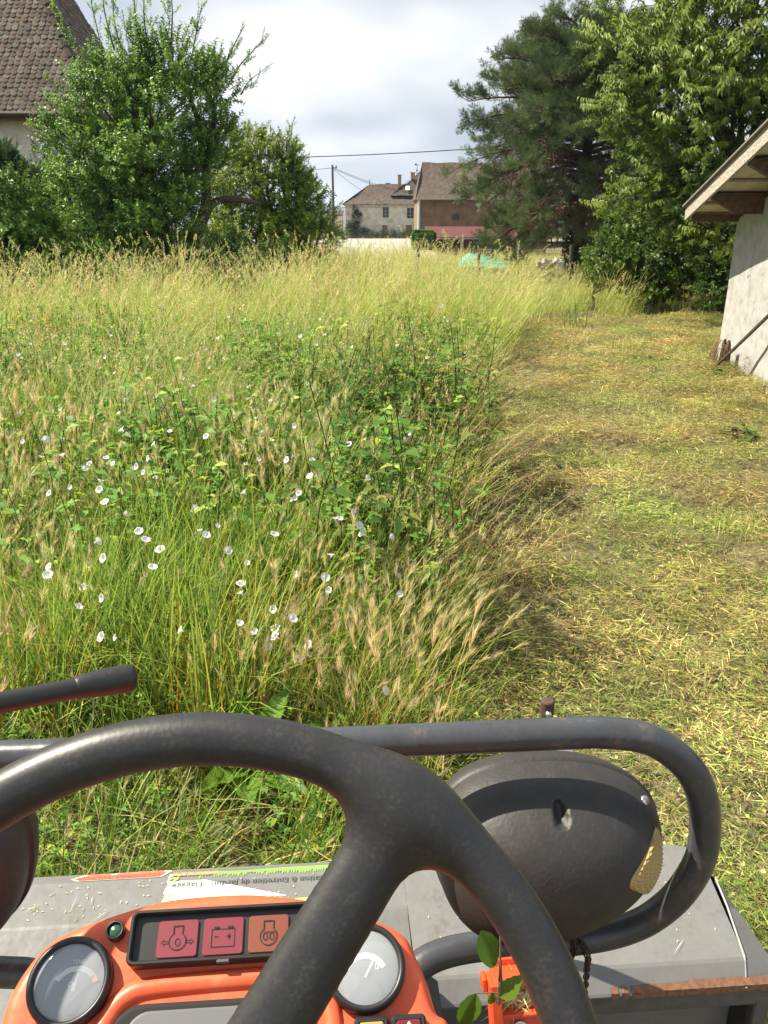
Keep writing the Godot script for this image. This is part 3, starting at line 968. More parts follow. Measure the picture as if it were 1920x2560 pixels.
# ---------------------------------------------------------------- trees and shrubs
func leaf_twig(length: float, count: int, l: float, w: float, droop: float, seed_: int, hang: bool, stem := Color(0.10, 0.07, 0.04)) -> ArrayMesh:
	rng.seed = seed_
	var g := Geo.new()
	g.col = stem
	var pts := PackedVector3Array([Vector3.ZERO, Vector3(0.02, 0.5, 0.01) * length, Vector3(0.0, 1.0, -0.02) * length])
	g.tube(pts, [0.006, 0.0045, 0.002], 3, false)
	for k in count:
		var t := 0.12 + 0.88 * (k + R(0, 0.6)) / count
		var a := k * 2.4 + R(-0.5, 0.5)
		var out := Vector3(cos(a), R(0.15, 0.9), sin(a)).normalized()
		if hang: out = Vector3(cos(a) * 0.55, R(0.1, 0.6), -0.75 + sin(a) * 0.35).normalized()
		var s := R(0.7, 1.15)
		var b := R(0.75, 1.25)
		g.col = Color(b, b * R(0.95, 1.05), b * R(0.8, 1.1))
		g.leaf(Vector3(0, t * length, 0), out, Vector3(R(-0.4, 0.4), 1, R(-0.4, 0.4)).normalized() if absf(out.y) < 0.9 else Vector3.RIGHT, l * s, w * s, droop, 0.22)
	return g.mesh()

func tree(called: String, label: String, category: String, base: Vector3, spec: Dictionary) -> Node3D:
	rng.seed = spec.seed
	var t := thing(called, label, category, base, 0.0, spec.get("group", ""))
	var trunk := Geo.new()
	var limbs := Geo.new()
	var fork: Vector3 = spec.fork
	if spec.has("stems"):
		for s in spec.stems: trunk.tube(curve(s[0], 5), lerp_list(s[1], s[2], (s[0].size() - 1) * 5 + 1), 9)
	else:
		trunk.tube(curve([Vector3(0, -0.2, 0), fork * 0.5 + Vector3(0.05, 0, 0.03), fork], 5), lerp_list(spec.r, spec.r * 0.7, 11), 9)
	var twigs: Array = spec.twigs
	var xs := []
	var cols := []
	for k in twigs.size():
		xs.append([]); cols.append([])
	for lobe in spec.lobes:
		var c: Vector3 = (lobe[0] - base) * Vector3(1, spec.get("squash", 1.0), 1)
		var rad: Vector3 = lobe[1]
		var root := fork
		if spec.has("stems"):
			var best := 1e9
			for s in spec.stems:
				var q: Vector3 = s[0][-1]
				if q.distance_to(c) < best:
					best = q.distance_to(c); root = q
		var mid := root.lerp(c, 0.5) + Vector3(R(-0.2, 0.2), R(0.0, 0.3), R(-0.2, 0.2))
		var main := curve([root, mid, c], 5)
		var rr: float = spec.r * 0.42
		limbs.tube(main, lerp_list(rr, rr * 0.35, main.size()), 6, false)
		var ends := []
		for k in int(lobe[2] / 45.0) + 3:
			var d := Vector3(R(-1, 1), R(-0.5, 1), R(-1, 1)).normalized()
			var e := c + d * rad * R(0.65, 0.95)
			var st: Vector3 = main[rng.randi_range(4, main.size() - 1)]
			limbs.tube(curve([st, st.lerp(e, 0.5) + Vector3(R(-0.15, 0.15), R(-0.05, 0.2), R(-0.15, 0.15)), e], 4), lerp_list(rr * 0.35, 0.007, 9), 4, false)
			ends.append(e)
		for k in int(lobe[2] * spec.get("dense", 2.2)):
			var d := Vector3(rng.randfn(), rng.randfn(), rng.randfn()).normalized()
			var q: Vector3
			var dir: Vector3
			if rng.randf() < spec.get("clump", 0.5):
				var e: Vector3 = ends[rng.randi() % ends.size()]
				q = e + Vector3(rng.randfn(), rng.randfn(), rng.randfn()) * rad.x * spec.get("spread", 0.16)
				dir = (q - c).normalized()
			else:
				q = c + d * rad * pow(rng.randf(), 0.42)
				dir = d
			dir = (dir + Vector3(R(-0.6, 0.6), R(-0.6, 0.6), R(-0.6, 0.6)) + Vector3(0, spec.get("rise", 0.5), 0)).normalized()
			var sc := R(0.75, 1.2)
			var v := rng.randi() % twigs.size()
			var bs := frame(dir, R(0, TAU))
			if spec.get("hang", false):
				dir.y = clampf(dir.y, -0.5, 0.35)
				bs = frame_up(dir) * Basis(Vector3.UP, R(-0.5, 0.5))
			xs[v].append(Transform3D(bs.scaled(Vector3.ONE * sc), q))
			var tint := clampf(0.5 + patches.get_noise_3d(q.x * 3.0, q.y * 3.0, q.z * 3.0) * 0.9 + R(-0.3, 0.3), 0, 1)
			cols[v].append((spec.c0 as Color).lerp(spec.c1, tint))
	for s in spec.get("shoots", []):
		var a: Vector3 = (s[0] - base) * Vector3(1, spec.get("squash", 1.0), 1)
		var b: Vector3 = (s[1] - base) * Vector3(1, spec.get("squash", 1.0), 1)
		limbs.tube(curve([a, a.lerp(b, 0.5) + Vector3(R(-0.1, 0.1), 0, R(-0.1, 0.1)), b], 4), lerp_list(0.02, 0.004, 9), 4, false)
		for k in int(s[2]):
			var u := R(0.0, 1.0)
			var q := a.lerp(b, u) + Vector3(R(-0.06, 0.06), 0, R(-0.06, 0.06)) * (1.5 - u)
			var dir := ((b - a).normalized() + Vector3(R(-0.9, 0.9), R(-0.2, 0.4), R(-0.9, 0.9))).normalized()
			var v := rng.randi() % twigs.size()
			xs[v].append(Transform3D(frame(dir, R(0, TAU)).scaled(Vector3.ONE * R(0.45, 0.8)), q))
			cols[v].append((spec.c0 as Color).lerp(spec.c1, R(0.5, 1.0)))
	part("trunk", trunk, spec.get("bark", M.bark), t)
	var lm := part("branches", limbs, spec.get("bark", M.bark), t)
	for k in twigs.size():
		scatter("leaves", twigs[k], spec.get("leafmat", M.leaf), t, xs[k], cols[k])
	return t

func lerp_list(a: float, b: float, count: int) -> PackedFloat32Array:
	var out := PackedFloat32Array()
	for k in count: out.append(lerpf(a, b, float(k) / maxi(1, count - 1)))
	return out

func shrub(called: String, label: String, category: String, base: Vector3, lobes: Array, c0: Color, c1: Color, twigs: Array, seed_: int, group := "") -> void:
	tree(called, label, category, base, {"seed": seed_, "fork": Vector3(0, 0.3, 0), "r": 0.05, "twigs": twigs, "lobes": lobes, "c0": c0, "c1": c1, "rise": 0.45, "clump": 0.45, "spread": 0.2, "group": group})

func V(x: float, y: float, z: float) -> Vector3: return Vector3(x, y, z)
func frame_up(d: Vector3) -> Basis:   # y along d, z as far up as it can be
	var y := d.normalized()
	var z := (Vector3.UP - y * y.y).normalized()
	return Basis(y.cross(z), y, z)

func S(r: float, k := 0.95) -> Vector3: return Vector3(r, r * k, r)

func make_trees() -> void:
	var small := [leaf_twig(0.34, 17, 0.075, 0.042, 0.15, 201, false), leaf_twig(0.30, 15, 0.070, 0.040, 0.25, 202, false), leaf_twig(0.40, 18, 0.080, 0.044, 0.1, 203, false)]
	var cherry := [leaf_twig(0.36, 13, 0.125, 0.050, 0.55, 211, true), leaf_twig(0.30, 12, 0.130, 0.054, 0.7, 212, true), leaf_twig(0.42, 14, 0.120, 0.046, 0.45, 213, true)]
	var round_leaf := [leaf_twig(0.30, 13, 0.085, 0.062, 0.2, 221, false), leaf_twig(0.26, 12, 0.080, 0.060, 0.3, 222, false)]
	# big plum tree at left
	var b := V(-4.54, 0, -18)
	tree("fruit_tree", "big bushy fruit tree with forked dark trunk in front of the steep-roofed house", "tree", b, {"seed": 301, "squash": 0.9, "r": 0.17, "fork": V(0, 1.3, 0), "twigs": small,
		"stems": [[[V(0, -0.2, 0), V(-0.05, 0.8, 0), V(-0.15, 1.5, 0.1), V(-0.35, 2.6, 0.1)], 0.21, 0.11], [[V(0.1, -0.2, 0), V(0.18, 0.8, 0), V(0.45, 1.5, 0), V(0.75, 2.05, 0.1), V(0.8, 2.9, 0)], 0.19, 0.09], [[V(0.6, 1.75, 0), V(0.95, 2.2, 0.1), V(1.5, 2.25, 0.2), V(1.95, 2.15, 0.2)], 0.10, 0.04], [[V(-0.05, 0.9, 0), V(-0.6, 1.7, -0.1), V(-1.3, 2.3, 0)], 0.10, 0.06]],
		"lobes": [[V(-4.75, 4.1, -18.2), S(1.3), 470], [V(-5.65, 4.5, -18), S(0.75), 220], [V(-6.35, 3.65, -17.8), S(0.55), 120], [V(-5.3, 5.2, -18.2), S(0.7), 180], [V(-4.3, 5.2, -18), S(0.75), 190], [V(-3.6, 4.8, -18), S(0.62), 140], [V(-5.9, 2.95, -17.7), S(0.8), 230], [V(-4.2, 3.2, -18.4), S(0.9), 220], [V(-5.5, 2.2, -18.0), S(0.8), 220], [V(-6.5, 2.5, -18.2), S(0.5), 100], [V(-3.5, 3.8, -18), S(0.6), 120], [V(-4.6, 2.5, -17.5), S(0.6), 130], [V(-5.0, 1.6, -17.4), S(0.6), 130], [V(-6.2, 1.6, -17.6), S(0.6), 130], [V(-4.3, 1.9, -17.3), S(0.5), 90], [V(-4.0, 2.6, -17.4), S(0.5), 90], [V(-5.6, 0.9, -17.4), S(0.6), 120], [V(-4.9, 3.2, -17.2), S(0.6), 130]],
		"shoots": [[V(-5.9, 4.9, -18), V(-6.45, 6.4, -17.9), 22], [V(-5.7, 5.1, -18.4), V(-5.9, 6.8, -18.4), 22], [V(-5.4, 5.6, -18), V(-5.5, 7.2, -18), 26], [V(-5.0, 5.6, -18.3), V(-5.0, 7.4, -18.3), 28], [V(-4.7, 5.4, -18), V(-4.6, 7.1, -17.9), 26], [V(-4.3, 5.5, -18), V(-4.2, 7.15, -18), 26], [V(-3.9, 5.4, -18.1), V(-3.6, 6.5, -18.1), 20], [V(-5.2, 5.6, -17.8), V(-5.25, 6.7, -17.8), 20], [V(-3.2, 5.3, -18), V(-2.75, 6.1, -18), 14], [V(-3.1, 5.0, -18), V(-2.45, 5.75, -18), 14], [V(-2.9, 4.7, -17.9), V(-2.4, 5.2, -17.9), 12], [V(-6.6, 3.8, -17.8), V(-7.3, 4.15, -17.8), 16], [V(-6.3, 4.0, -17.9), V(-6.9, 4.7, -17.9), 16], [V(-6.5, 3.3, -17.8), V(-7.1, 3.5, -17.8), 12]],
		"dense": 1.3, "c0": Color(0.105, 0.22, 0.037), "c1": Color(0.27, 0.45, 0.085), "rise": 0.7, "spread": 0.15})
	# lighter smaller tree right of it
	tree("young_tree", "smaller yellow-green tree right of the big fruit tree", "tree", V(-2.97, 0, -22), {"seed": 302, "squash": 0.93, "r": 0.11, "fork": V(0.05, 1.1, 0), "twigs": small,
		"stems": [[[V(0, -0.2, 0), V(0.0, 0.8, 0), V(0.1, 1.8, 0)], 0.12, 0.07], [[V(0.35, -0.2, 0), V(0.4, 0.8, 0), V(0.6, 1.9, 0)], 0.09, 0.05]],
		"lobes": [[V(-3.0, 3.15, -22), S(0.95), 280], [V(-3.7, 2.5, -22.2), S(0.95), 240], [V(-2.4, 2.5, -22), S(0.85), 240], [V(-3.5, 3.75, -22), S(0.5), 100], [V(-2.55, 3.6, -22), V(0.36, 0.5, 0.4), 60], [V(-1.85, 2.0, -21.8), S(0.6), 120], [V(-1.95, 1.35, -21.8), S(0.6), 110], [V(-4.5, 2.2, -22.3), S(0.85), 170], [V(-3.4, 1.5, -21.6), S(0.8), 170], [V(-2.6, 1.25, -21.7), S(0.6), 110], [V(-4.2, 1.2, -21.8), S(0.7), 110]],
		"shoots": [[V(-2.5, 3.9, -22), V(-2.3, 4.5, -22), 10], [V(-3.5, 4.0, -22), V(-3.45, 4.4, -22), 8]],
		"dense": 1.7, "c0": Color(0.14, 0.215, 0.03), "c1": Color(0.35, 0.45, 0.08), "rise": 0.6})
	# shrubs at the left edge and behind
	shrub("leafy_shrub", "rounded bright green shrub at the left edge before the dark conifers", "shrub", V(-7.0, 0, -15.8), [[V(-7.1, 1.75, -15.8), S(0.95), 260], [V(-7.9, 1.3, -15.6), S(0.9), 200], [V(-6.3, 1.1, -15.6), S(0.8), 180], [V(-7.2, 0.8, -15.2), S(0.8), 150]], Color(0.07, 0.145, 0.022), Color(0.15, 0.27, 0.045), round_leaf, 311)
	shrub("dark_shrub", "dark shrub behind the left side of the big fruit tree", "shrub", V(-7.0, 0, -20.5), [[V(-7.3, 2.2, -20.5), S(1.2), 260], [V(-6.2, 1.3, -20.3), S(1.1), 220], [V(-8.2, 1.6, -20), S(1.1), 200], [V(-5.0, 1.0, -20.5), S(0.9), 160]], Color(0.04, 0.09, 0.018), Color(0.085, 0.16, 0.03), round_leaf, 312)
	shrub("low_shrub", "low shrub under the fork of the big fruit tree", "shrub", V(-3.6, 0, -19.0), [[V(-3.5, 0.75, -19), S(0.75), 170], [V(-2.8, 0.7, -19.2), S(0.6), 110], [V(-4.6, 0.7, -19.4), S(0.8), 140]], Color(0.05, 0.11, 0.02), Color(0.11, 0.20, 0.035), small, 313)
	shrub("far_shrub", "bright green shrub at the left side of the gravel road", "shrub", V(-4.6, 0, -68), [[V(-4.9, 1.2, -68), S(1.3), 260], [V(-3.9, 0.8, -67.5), S(0.8), 130]], Color(0.08, 0.15, 0.02), Color(0.15, 0.25, 0.04), round_leaf, 314)
	shrub("far_hedge", "dark bushes behind the power pole at the road", "bush", V(-9, 0, -84), [[V(-9, 1.5, -84), S(2.4, 0.7), 500], [V(-12.5, 1.6, -84), S(2.6, 0.7), 400]], Color(0.03, 0.06, 0.015), Color(0.07, 0.12, 0.03), round_leaf, 315)
	shrub("climbing_ivy", "dark climbing plant on the pale farmhouse wall", "climber", V(-4.0, 0, -119.3), [[V(-4.3, 1.0, -119.3), V(1.3, 1.2, 0.5), 220], [V(-3.9, 2.6, -119.5), V(0.7, 1.2, 0.3), 120], [V(-4.1, 3.7, -119.6), V(0.3, 0.7, 0.2), 40], [V(-2.8, 0.7, -119.2), V(0.7, 0.6, 0.4), 80]], Color(0.02, 0.045, 0.015), Color(0.05, 0.09, 0.02), round_leaf, 316)
	for k in 7:
		shrub("wall_weed", "tuft of green weeds at the foot of the pale farmhouse wall", "weeds", V(-1.6 + k * 1.25, 0, -118.7), [[V(-1.6 + k * 1.25, 0.35 + 0.12 * (k % 3), -118.7), V(0.8, 0.5, 0.3), 60]], Color(0.07, 0.11, 0.02), Color(0.14, 0.18, 0.04), small, 340 + k, "weeds along the farmhouse wall")
	make_conifers()
	# cherry at right
	tree("cherry_tree", "large cherry tree with long drooping leaves overhanging the shed", "tree", V(7.1, 0, -16.6), {"seed": 321, "squash": 0.93, "r": 0.2, "fork": V(-0.2, 2.2, 0.2), "twigs": cherry,
		"lobes": [[V(5.9, 5.2, -15.2), S(1.4), 300], [V(4.95, 4.35, -15.3), S(1.1), 210], [V(3.95, 4.9, -15.4), V(0.55, 0.45, 0.6), 50], [V(4.7, 5.6, -15.5), S(0.8), 120], [V(5.9, 3.5, -15.0), S(1.3), 270], [V(6.9, 4.7, -14.8), S(1.4), 280], [V(7.1, 3.4, -14.6), S(1.1), 190], [V(4.4, 3.75, -15.2), S(0.6), 80], [V(4.8, 2.9, -15.2), S(0.7), 120], [V(5.5, 2.35, -14.9), S(0.85), 150], [V(4.55, 2.35, -15.3), V(0.5, 0.4, 0.5), 50], [V(5.8, 1.75, -14.4), V(0.6, 0.4, 0.5), 70], [V(6.3, 2.3, -14.0), V(0.7, 0.5, 0.5), 90], [V(5.5, 6.6, -15.4), S(1.3), 230], [V(6.9, 6.4, -15.0), S(1.5), 260], [V(8.2, 5.2, -15.5), S(1.6), 220], [V(8.4, 3.4, -16), S(1.4), 160], [V(7.3, 7.6, -16), S(1.4), 180]],
		"c0": Color(0.10, 0.17, 0.032), "c1": Color(0.28, 0.36, 0.075), "dense": 1.35, "hang": true, "rise": -0.15, "clump": 0.62, "spread": 0.19})
	# dark undergrowth at the back right
	var ivy := Color(0.045, 0.095, 0.02)
	var ivy2 := Color(0.09, 0.16, 0.03)
	shrub("sunlit_bush", "light green bush in front of the dark hedge beside the pine trunk", "bush", V(4.55, 0, -17.9), [[V(5.0, 0.95, -17.9), S(0.55), 140], [V(5.6, 0.55, -17.6), S(0.5), 90], [V(5.2, 1.35, -18.3), S(0.45), 80]], Color(0.07, 0.13, 0.02), Color(0.15, 0.23, 0.035), round_leaf, 331)
	shrub("ivy_hedge", "dark ivy hedge in the shade under the cherry tree, left of the stone post", "hedge", V(5.9, 0, -18), [[V(6.0, 1.1, -18.4), S(0.9), 210], [V(6.0, 1.7, -19.2), S(0.8), 130], [V(6.4, 1.2, -17.8), S(1.0), 240]], ivy, ivy2, round_leaf, 332)
	shrub("ivy_hedge", "dark ivy hedge in the shade beside the far corner of the shed", "hedge", V(7.6, 0, -17.2), [[V(7.2, 1.2, -17.2), S(1.1), 260], [V(8.3, 1.4, -17), S(1.2), 220], [V(6.9, 0.6, -16.2), S(0.6), 110], [V(7.9, 0.8, -16.0), S(0.8), 120], [V(9.3, 1.2, -16.5), S(1.2), 160], [V(7.6, 2.6, -17.8), S(1.1), 160], [V(6.2, 2.3, -18.4), S(1.0), 150]], ivy, ivy2, round_leaf, 333)

func make_conifers() -> void:
	# thuja / juniper at the left edge
	rng.seed = 400
	var g := Geo.new()
	for k in 34:
		var t := R(0.0, 0.9)
		var a := R(0, TAU)
		g.col = Color(1, 1, 1) * R(0.75, 1.25)
		g.leaf(Vector3(0, t * 0.5, 0), Vector3(cos(a) * 0.55, 1, sin(a) * 0.55).normalized(), Vector3(cos(a), -0.5, sin(a)).normalized(), R(0.10, 0.2), 0.014, 0.05, 0.1)
	var spray := g.mesh()
	for q in [[V(-8.5, 0, -19), 3.3, 1.15, "tall dark feathery conifer against the white house wall at left"], [V(-7.9, 0, -19.6), 2.7, 1.0, "shorter feathery conifer between the tall conifer and the fruit tree"], [V(-9.6, 0, -18.6), 2.9, 1.2, "feathery conifer at the extreme left edge"]]:
		var t := thing("conifer", q[3], "conifer", q[0], 0.0, "conifers at the left edge")
		g = Geo.new()
		g.tube(PackedVector3Array([V(0, -0.1, 0), V(0, q[1] * 0.5, 0), V(0, q[1] * 0.9, 0)]), [0.1, 0.07, 0.02], 7)
		part("trunk", g, M.bark, t)
		var xs := []
		var cols := []
		for k in 1500:
			var u := pow(rng.randf(), 0.8)
			var a := R(0, TAU)
			var rr: float = q[2] * pow(1.0 - u, 0.55) * sqrt(R(0.25, 1.0)) * (0.8 + 0.35 * sin(a * 3.0 + u * 9.0))
			xs.append(Transform3D(frame(V(cos(a) * 0.45, 1, sin(a) * 0.45), R(0, TAU)).scaled(Vector3.ONE * R(0.7, 1.3)), V(cos(a) * rr, u * q[1] * 0.93, sin(a) * rr)))
			cols.append(Color(0.035, 0.08, 0.03).lerp(Color(0.09, 0.16, 0.05), rng.randf()))
		scatter("foliage", spray, M.needle, t, xs, cols)
	# big pine
	rng.seed = 410
	g = Geo.new()
	for k in 46:
		var y := R(-0.03, 0.2)
		var a := R(0, TAU)
		g.col = Color(1, 1, 1) * R(0.75, 1.25)
		var d := Vector3(cos(a), R(0.5, 1.2), sin(a)).normalized()
		g.leaf(Vector3(0, y, 0), d, Vector3(-sin(a), 0.2, cos(a)), R(0.09, 0.16), 0.008, 0.02, 0.1)
	var tuft := g.mesh()
	var p := thing("pine_tree", "tall dark pine with bare drooping lower branches and ivy on its trunk", "pine", V(6.5, 0, -28))
	var trunk := Geo.new()
	trunk.tube(curve([V(0, -0.3, 0), V(0.0, 2, 0), V(0.1, 5, 0), V(-0.1, 7.2, 0)], 6), lerp_list(0.30, 0.05, 19), 10)
	part("trunk", trunk, M.pine_bark, p)
	var limbs := Geo.new()
	var dead := Geo.new()
	var xs := []
	var cols := []
	var dark := Color(0.060, 0.095, 0.042)
	var light := Color(0.17, 0.24, 0.09)
	for k in 125:
		var u := (k + R(0, 1)) / 125.0
		var h := 1.75 + 5.25 * u
		var az := k * 2.4 + R(-0.3, 0.3)
		var reach := 4.15 * pow(1.0 - clampf((h - 4.2) / 3.9, 0.0, 1.0), 0.5) if h > 4.2 else lerpf(3.2, 4.15, (h - 1.75) / 2.45)
		reach *= R(0.72, 1.05)
		if cos(az) > 0.3: reach *= 0.9
		var d := V(cos(az), 0, sin(az))
		var rise := lerpf(0.12, 0.5, u)
		var sag := lerpf(0.30, 0.0, clampf(u * 1.3, 0, 1))
		var pts := PackedVector3Array()
		var wob := R(-0.5, 0.5)
		var tone := R(-0.3, 0.3)
		for s in 9:
			var t := s / 8.0
			var w := sin(t * 4.0 + wob) * 0.12 * t
			pts.append(V(0, h, 0) + d * reach * t + V(-d.z, 0, d.x) * w * reach * 0.4 + V(0, reach * (rise * t - (sag + 0.35 * rise) * t * t * 1.6), 0))
		limbs.tube(pts, lerp_list(0.075, 0.012, 9), 5, false)
		for s in int(reach * 13.0):
			var t := R(0.22, 1.0)
			var at := pts[int(t * 8)].lerp(pts[mini(8, int(t * 8) + 1)], fmod(t * 8, 1.0))
			var out := (d * R(0.2, 1.0) + V(-d.z, 0, d.x) * R(-1, 1) + V(0, R(-0.55, 0.3) if h < 5.0 else R(-0.1, 0.6), 0)).normalized()
			var len := R(0.35, 0.95) * (1.2 - 0.5 * t)
			var e := at + out * len + V(0, -0.12 * len if h < 5.0 else 0.1 * len, 0)
			(dead if t < 0.55 and h < 6.0 else limbs).tube(PackedVector3Array([at, at.lerp(e, 0.5) + V(R(-0.05, 0.05), R(-0.04, 0.06), R(-0.05, 0.05)), e]), [0.016, 0.011, 0.005], 3, false)
			if t < 0.72 and h < 4.2:
				for j in 3:
					var e2 := at.lerp(e, R(0.3, 0.9))
					dead.tube(PackedVector3Array([e2, e2 + V(R(-0.3, 0.3), R(-0.45, -0.05), R(-0.3, 0.3))]), [0.008, 0.003], 3, false)
				if rng.randf() < 0.85: continue
			for j in rng.randi_range(2, 5):
				var f := R(0.45, 1.05)
				var q := at.lerp(e, f) + V(R(-0.1, 0.1), R(-0.05, 0.1), R(-0.1, 0.1))
				xs.append(Transform3D(frame(out + V(R(-0.5, 0.5), R(0.1, 0.9), R(-0.5, 0.5)), R(0, TAU)).scaled(Vector3.ONE * R(0.9, 1.5)), q))
				cols.append(dark.lerp(light, clampf(R(0.2, 0.8) + tone, 0, 1)))
	part("branches", limbs, M.pine_bark, p)
	part("dead_branches", dead, M.deadwood, p)
	scatter("needles", tuft, M.needle, p, xs, cols)
	var ivx := []
	var ivc := []
	for k in 520:
		var h := R(0.0, 3.4)
		var a := R(0, TAU)
		ivx.append(Transform3D(frame(V(cos(a), R(-0.4, 0.6), sin(a)), R(0, TAU)).scaled(Vector3.ONE * R(0.8, 1.3)), V(cos(a) * 0.3, h, sin(a) * 0.3)))
		ivc.append(Color(0.02, 0.05, 0.014).lerp(Color(0.05, 0.10, 0.02), rng.randf()))
	scatter("ivy", leaf_twig(0.18, 9, 0.08, 0.065, 0.2, 415, false), M.leaf, p, ivx, ivc)

# ---------------------------------------------------------------- grass
const GREEN := Color(0.115, 0.21, 0.030)
const LIME := Color(0.30, 0.39, 0.065)
const STRAW := Color(0.58, 0.51, 0.22)
const PALE := Color(0.68, 0.61, 0.34)
const RUSTY := Color(0.50, 0.21, 0.035)
const BROWN := Color(0.24, 0.15, 0.07)

func vary(c: Color, k := 0.25) -> Color:
	var b := R(1.0 - k, 1.0 + k)
	return Color(c.r * b * R(0.9, 1.1), c.g * b, c.b * b * R(0.85, 1.15))

func tuft_coarse(seed_: int, wide := 1.0) -> ArrayMesh:
	rng.seed = seed_
	var g := Geo.new()
	for k in 17:
		var b := Vector3(R(-0.09, 0.09), -0.02, R(-0.09, 0.09))
		g.col = vary(GREEN) if rng.randf() < 0.55 else vary(LIME)
		g.blade(b, R(0, TAU), R(0.0, 0.28), R(0.05, 0.9) if rng.randf() < 0.75 else R(1.2, 2.2), R(0.42, 0.85), R(0.006, 0.012) * wide, 5)
	for k in 4:
		g.col = vary(RUSTY, 0.3)
		g.blade(Vector3(R(-0.08, 0.08), 0, R(-0.08, 0.08)), R(0, TAU), R(0.0, 0.2), R(0.0, 0.3), R(0.25, 0.5), R(0.005, 0.008), 3)
	return g.mesh()

func ear_barley(g: Geo, p: Vector3, d: Vector3) -> void:
	var s := d.cross(Vector3(0.3, 0.2, 1)).normalized()
	var q := d.cross(s)
	for k in 9:
		var t := k / 8.0
		var a := k * 2.4
		var o := s * cos(a) + q * sin(a)
		g.col = vary(Color(0.58, 0.50, 0.21), 0.2)
		g.leaf(p + d * t * 0.05, (d + o * 0.35).normalized(), o, 0.017, 0.006, 0.0, 0.1)
	for k in 26:
		var t := R(0.0, 1.0)
		var a := R(0, TAU)
		var o := s * cos(a) + q * sin(a)
		var dd := (d + o * R(0.12, 0.42)).normalized()
		var st := p + d * t * 0.05
		var e := st + dd * R(0.045, 0.075)
		var w := dd.cross(o).normalized() * 0.0011
		g.col = vary(PALE, 0.2)
		g.tri(st - w, st + w, e)

func tuft_barley(seed_: int) -> ArrayMesh:
	rng.seed = seed_
	var g := Geo.new()
	for k in 7:
		var b := Vector3(R(-0.12, 0.12), -0.02, R(-0.12, 0.12))
		g.col = vary(Color(0.50, 0.45, 0.13)) if rng.randf() < 0.5 else vary(LIME)
		var az := R(0, TAU)
		var lean := R(0.0, 0.25)
		var bend := R(0.05, 0.5)
		var e := g.blade(b, az, lean, bend, R(0.42, 0.72), 0.0032, 5, 0.4)
		var a := lean + bend
		ear_barley(g, e, Vector3(cos(az) * sin(a), cos(a), sin(az) * sin(a)))
	for k in 5:
		g.col = vary(LIME)
		g.blade(Vector3(R(-0.1, 0.1), 0, R(-0.1, 0.1)), R(0, TAU), R(0.1, 0.5), R(0.3, 1.5), R(0.2, 0.45), R(0.004, 0.007), 4)
	return g.mesh()

func tuft_meadow(seed_: int, wide := 1.0, heads := 5, green := 0.6) -> ArrayMesh:
	rng.seed = seed_
	var g := Geo.new()
	for k in heads:
		var b := Vector3(R(-0.14, 0.14), -0.02, R(-0.14, 0.14))
		g.col = vary(LIME) if rng.randf() < green else vary(STRAW)
		var az := R(0, TAU)
		var lean := R(0.0, 0.3)
		var bend := R(0.15, 0.9)
		var e := g.blade(b, az, lean, bend, R(0.75, 1.12), 0.0035 * wide, 6, 0.5)
		var a := lean + bend
		var d := Vector3(cos(az) * sin(a), cos(a), sin(az) * sin(a))
		var s := d.cross(Vector3(0.3, 0.2, 1)).normalized()
		var q := d.cross(s)
		var hl := R(0.06, 0.13)
		var hc := Color(0.58, 0.48, 0.25) if rng.randf() < 0.45 else Color(0.48, 0.50, 0.18)
		for j in 15:
			var t := j / 14.0
			var o := s * cos(j * 2.4) + q * sin(j * 2.4)
			g.col = vary(hc, 0.25)
			g.leaf(e + d * (t - 0.6) * hl + o * 0.003, (d + o * R(0.3, 0.8)).normalized(), o, R(0.014, 0.026), R(0.004, 0.007) * wide, 0.0, 0.15)
	for k in 13:
		g.col = vary(LIME, 0.3) if rng.randf() < green else (vary(GREEN) if rng.randf() < 0.4 else vary(STRAW))
		g.blade(Vector3(R(-0.15, 0.15), -0.02, R(-0.15, 0.15)), R(0, TAU), R(0.0, 0.45), R(0.2, 1.5), R(0.3, 0.8), R(0.004, 0.008) * wide, 5)
	return g.mesh()

func tuft_oat(seed_: int) -> ArrayMesh:   # long arching stems with drooping brown panicles
	rng.seed = seed_
	var g := Geo.new()
	for k in 4:
		var b := Vector3(R(-0.08, 0.08), -0.02, R(-0.08, 0.08))
		g.col = vary(STRAW)
		var az := R(-0.8, 0.8)
		var lean := R(0.25, 0.6)
		var bend := R(0.5, 0.9)
		var e := g.blade(b, az, lean, bend, R(0.8, 1.05), 0.0032, 7, 0.4)
		var a := lean + bend
		var d := Vector3(cos(az) * sin(a), cos(a), sin(az) * sin(a))
		for j in 18:
			var t := R(-1.0, 0.1)
			var st := e + d * t * 0.17
			var o := (d * 0.6 + Vector3(R(-0.5, 0.5), R(-1.0, -0.1), R(-0.5, 0.5))).normalized()
			var l := R(0.015, 0.05)
			g.col = vary(Color(0.40, 0.265, 0.14), 0.2)
			var w := o.cross(Vector3.RIGHT).normalized() * 0.0006
			g.tri(st - w, st + w, st + o * l)
			g.leaf(st + o * l, (o + Vector3(0, -0.6, 0)).normalized(), Vector3(o.z, 0.3, -o.x).normalized(), R(0.012, 0.02), 0.0045, 0.0, 0.1)
	return g.mesh()

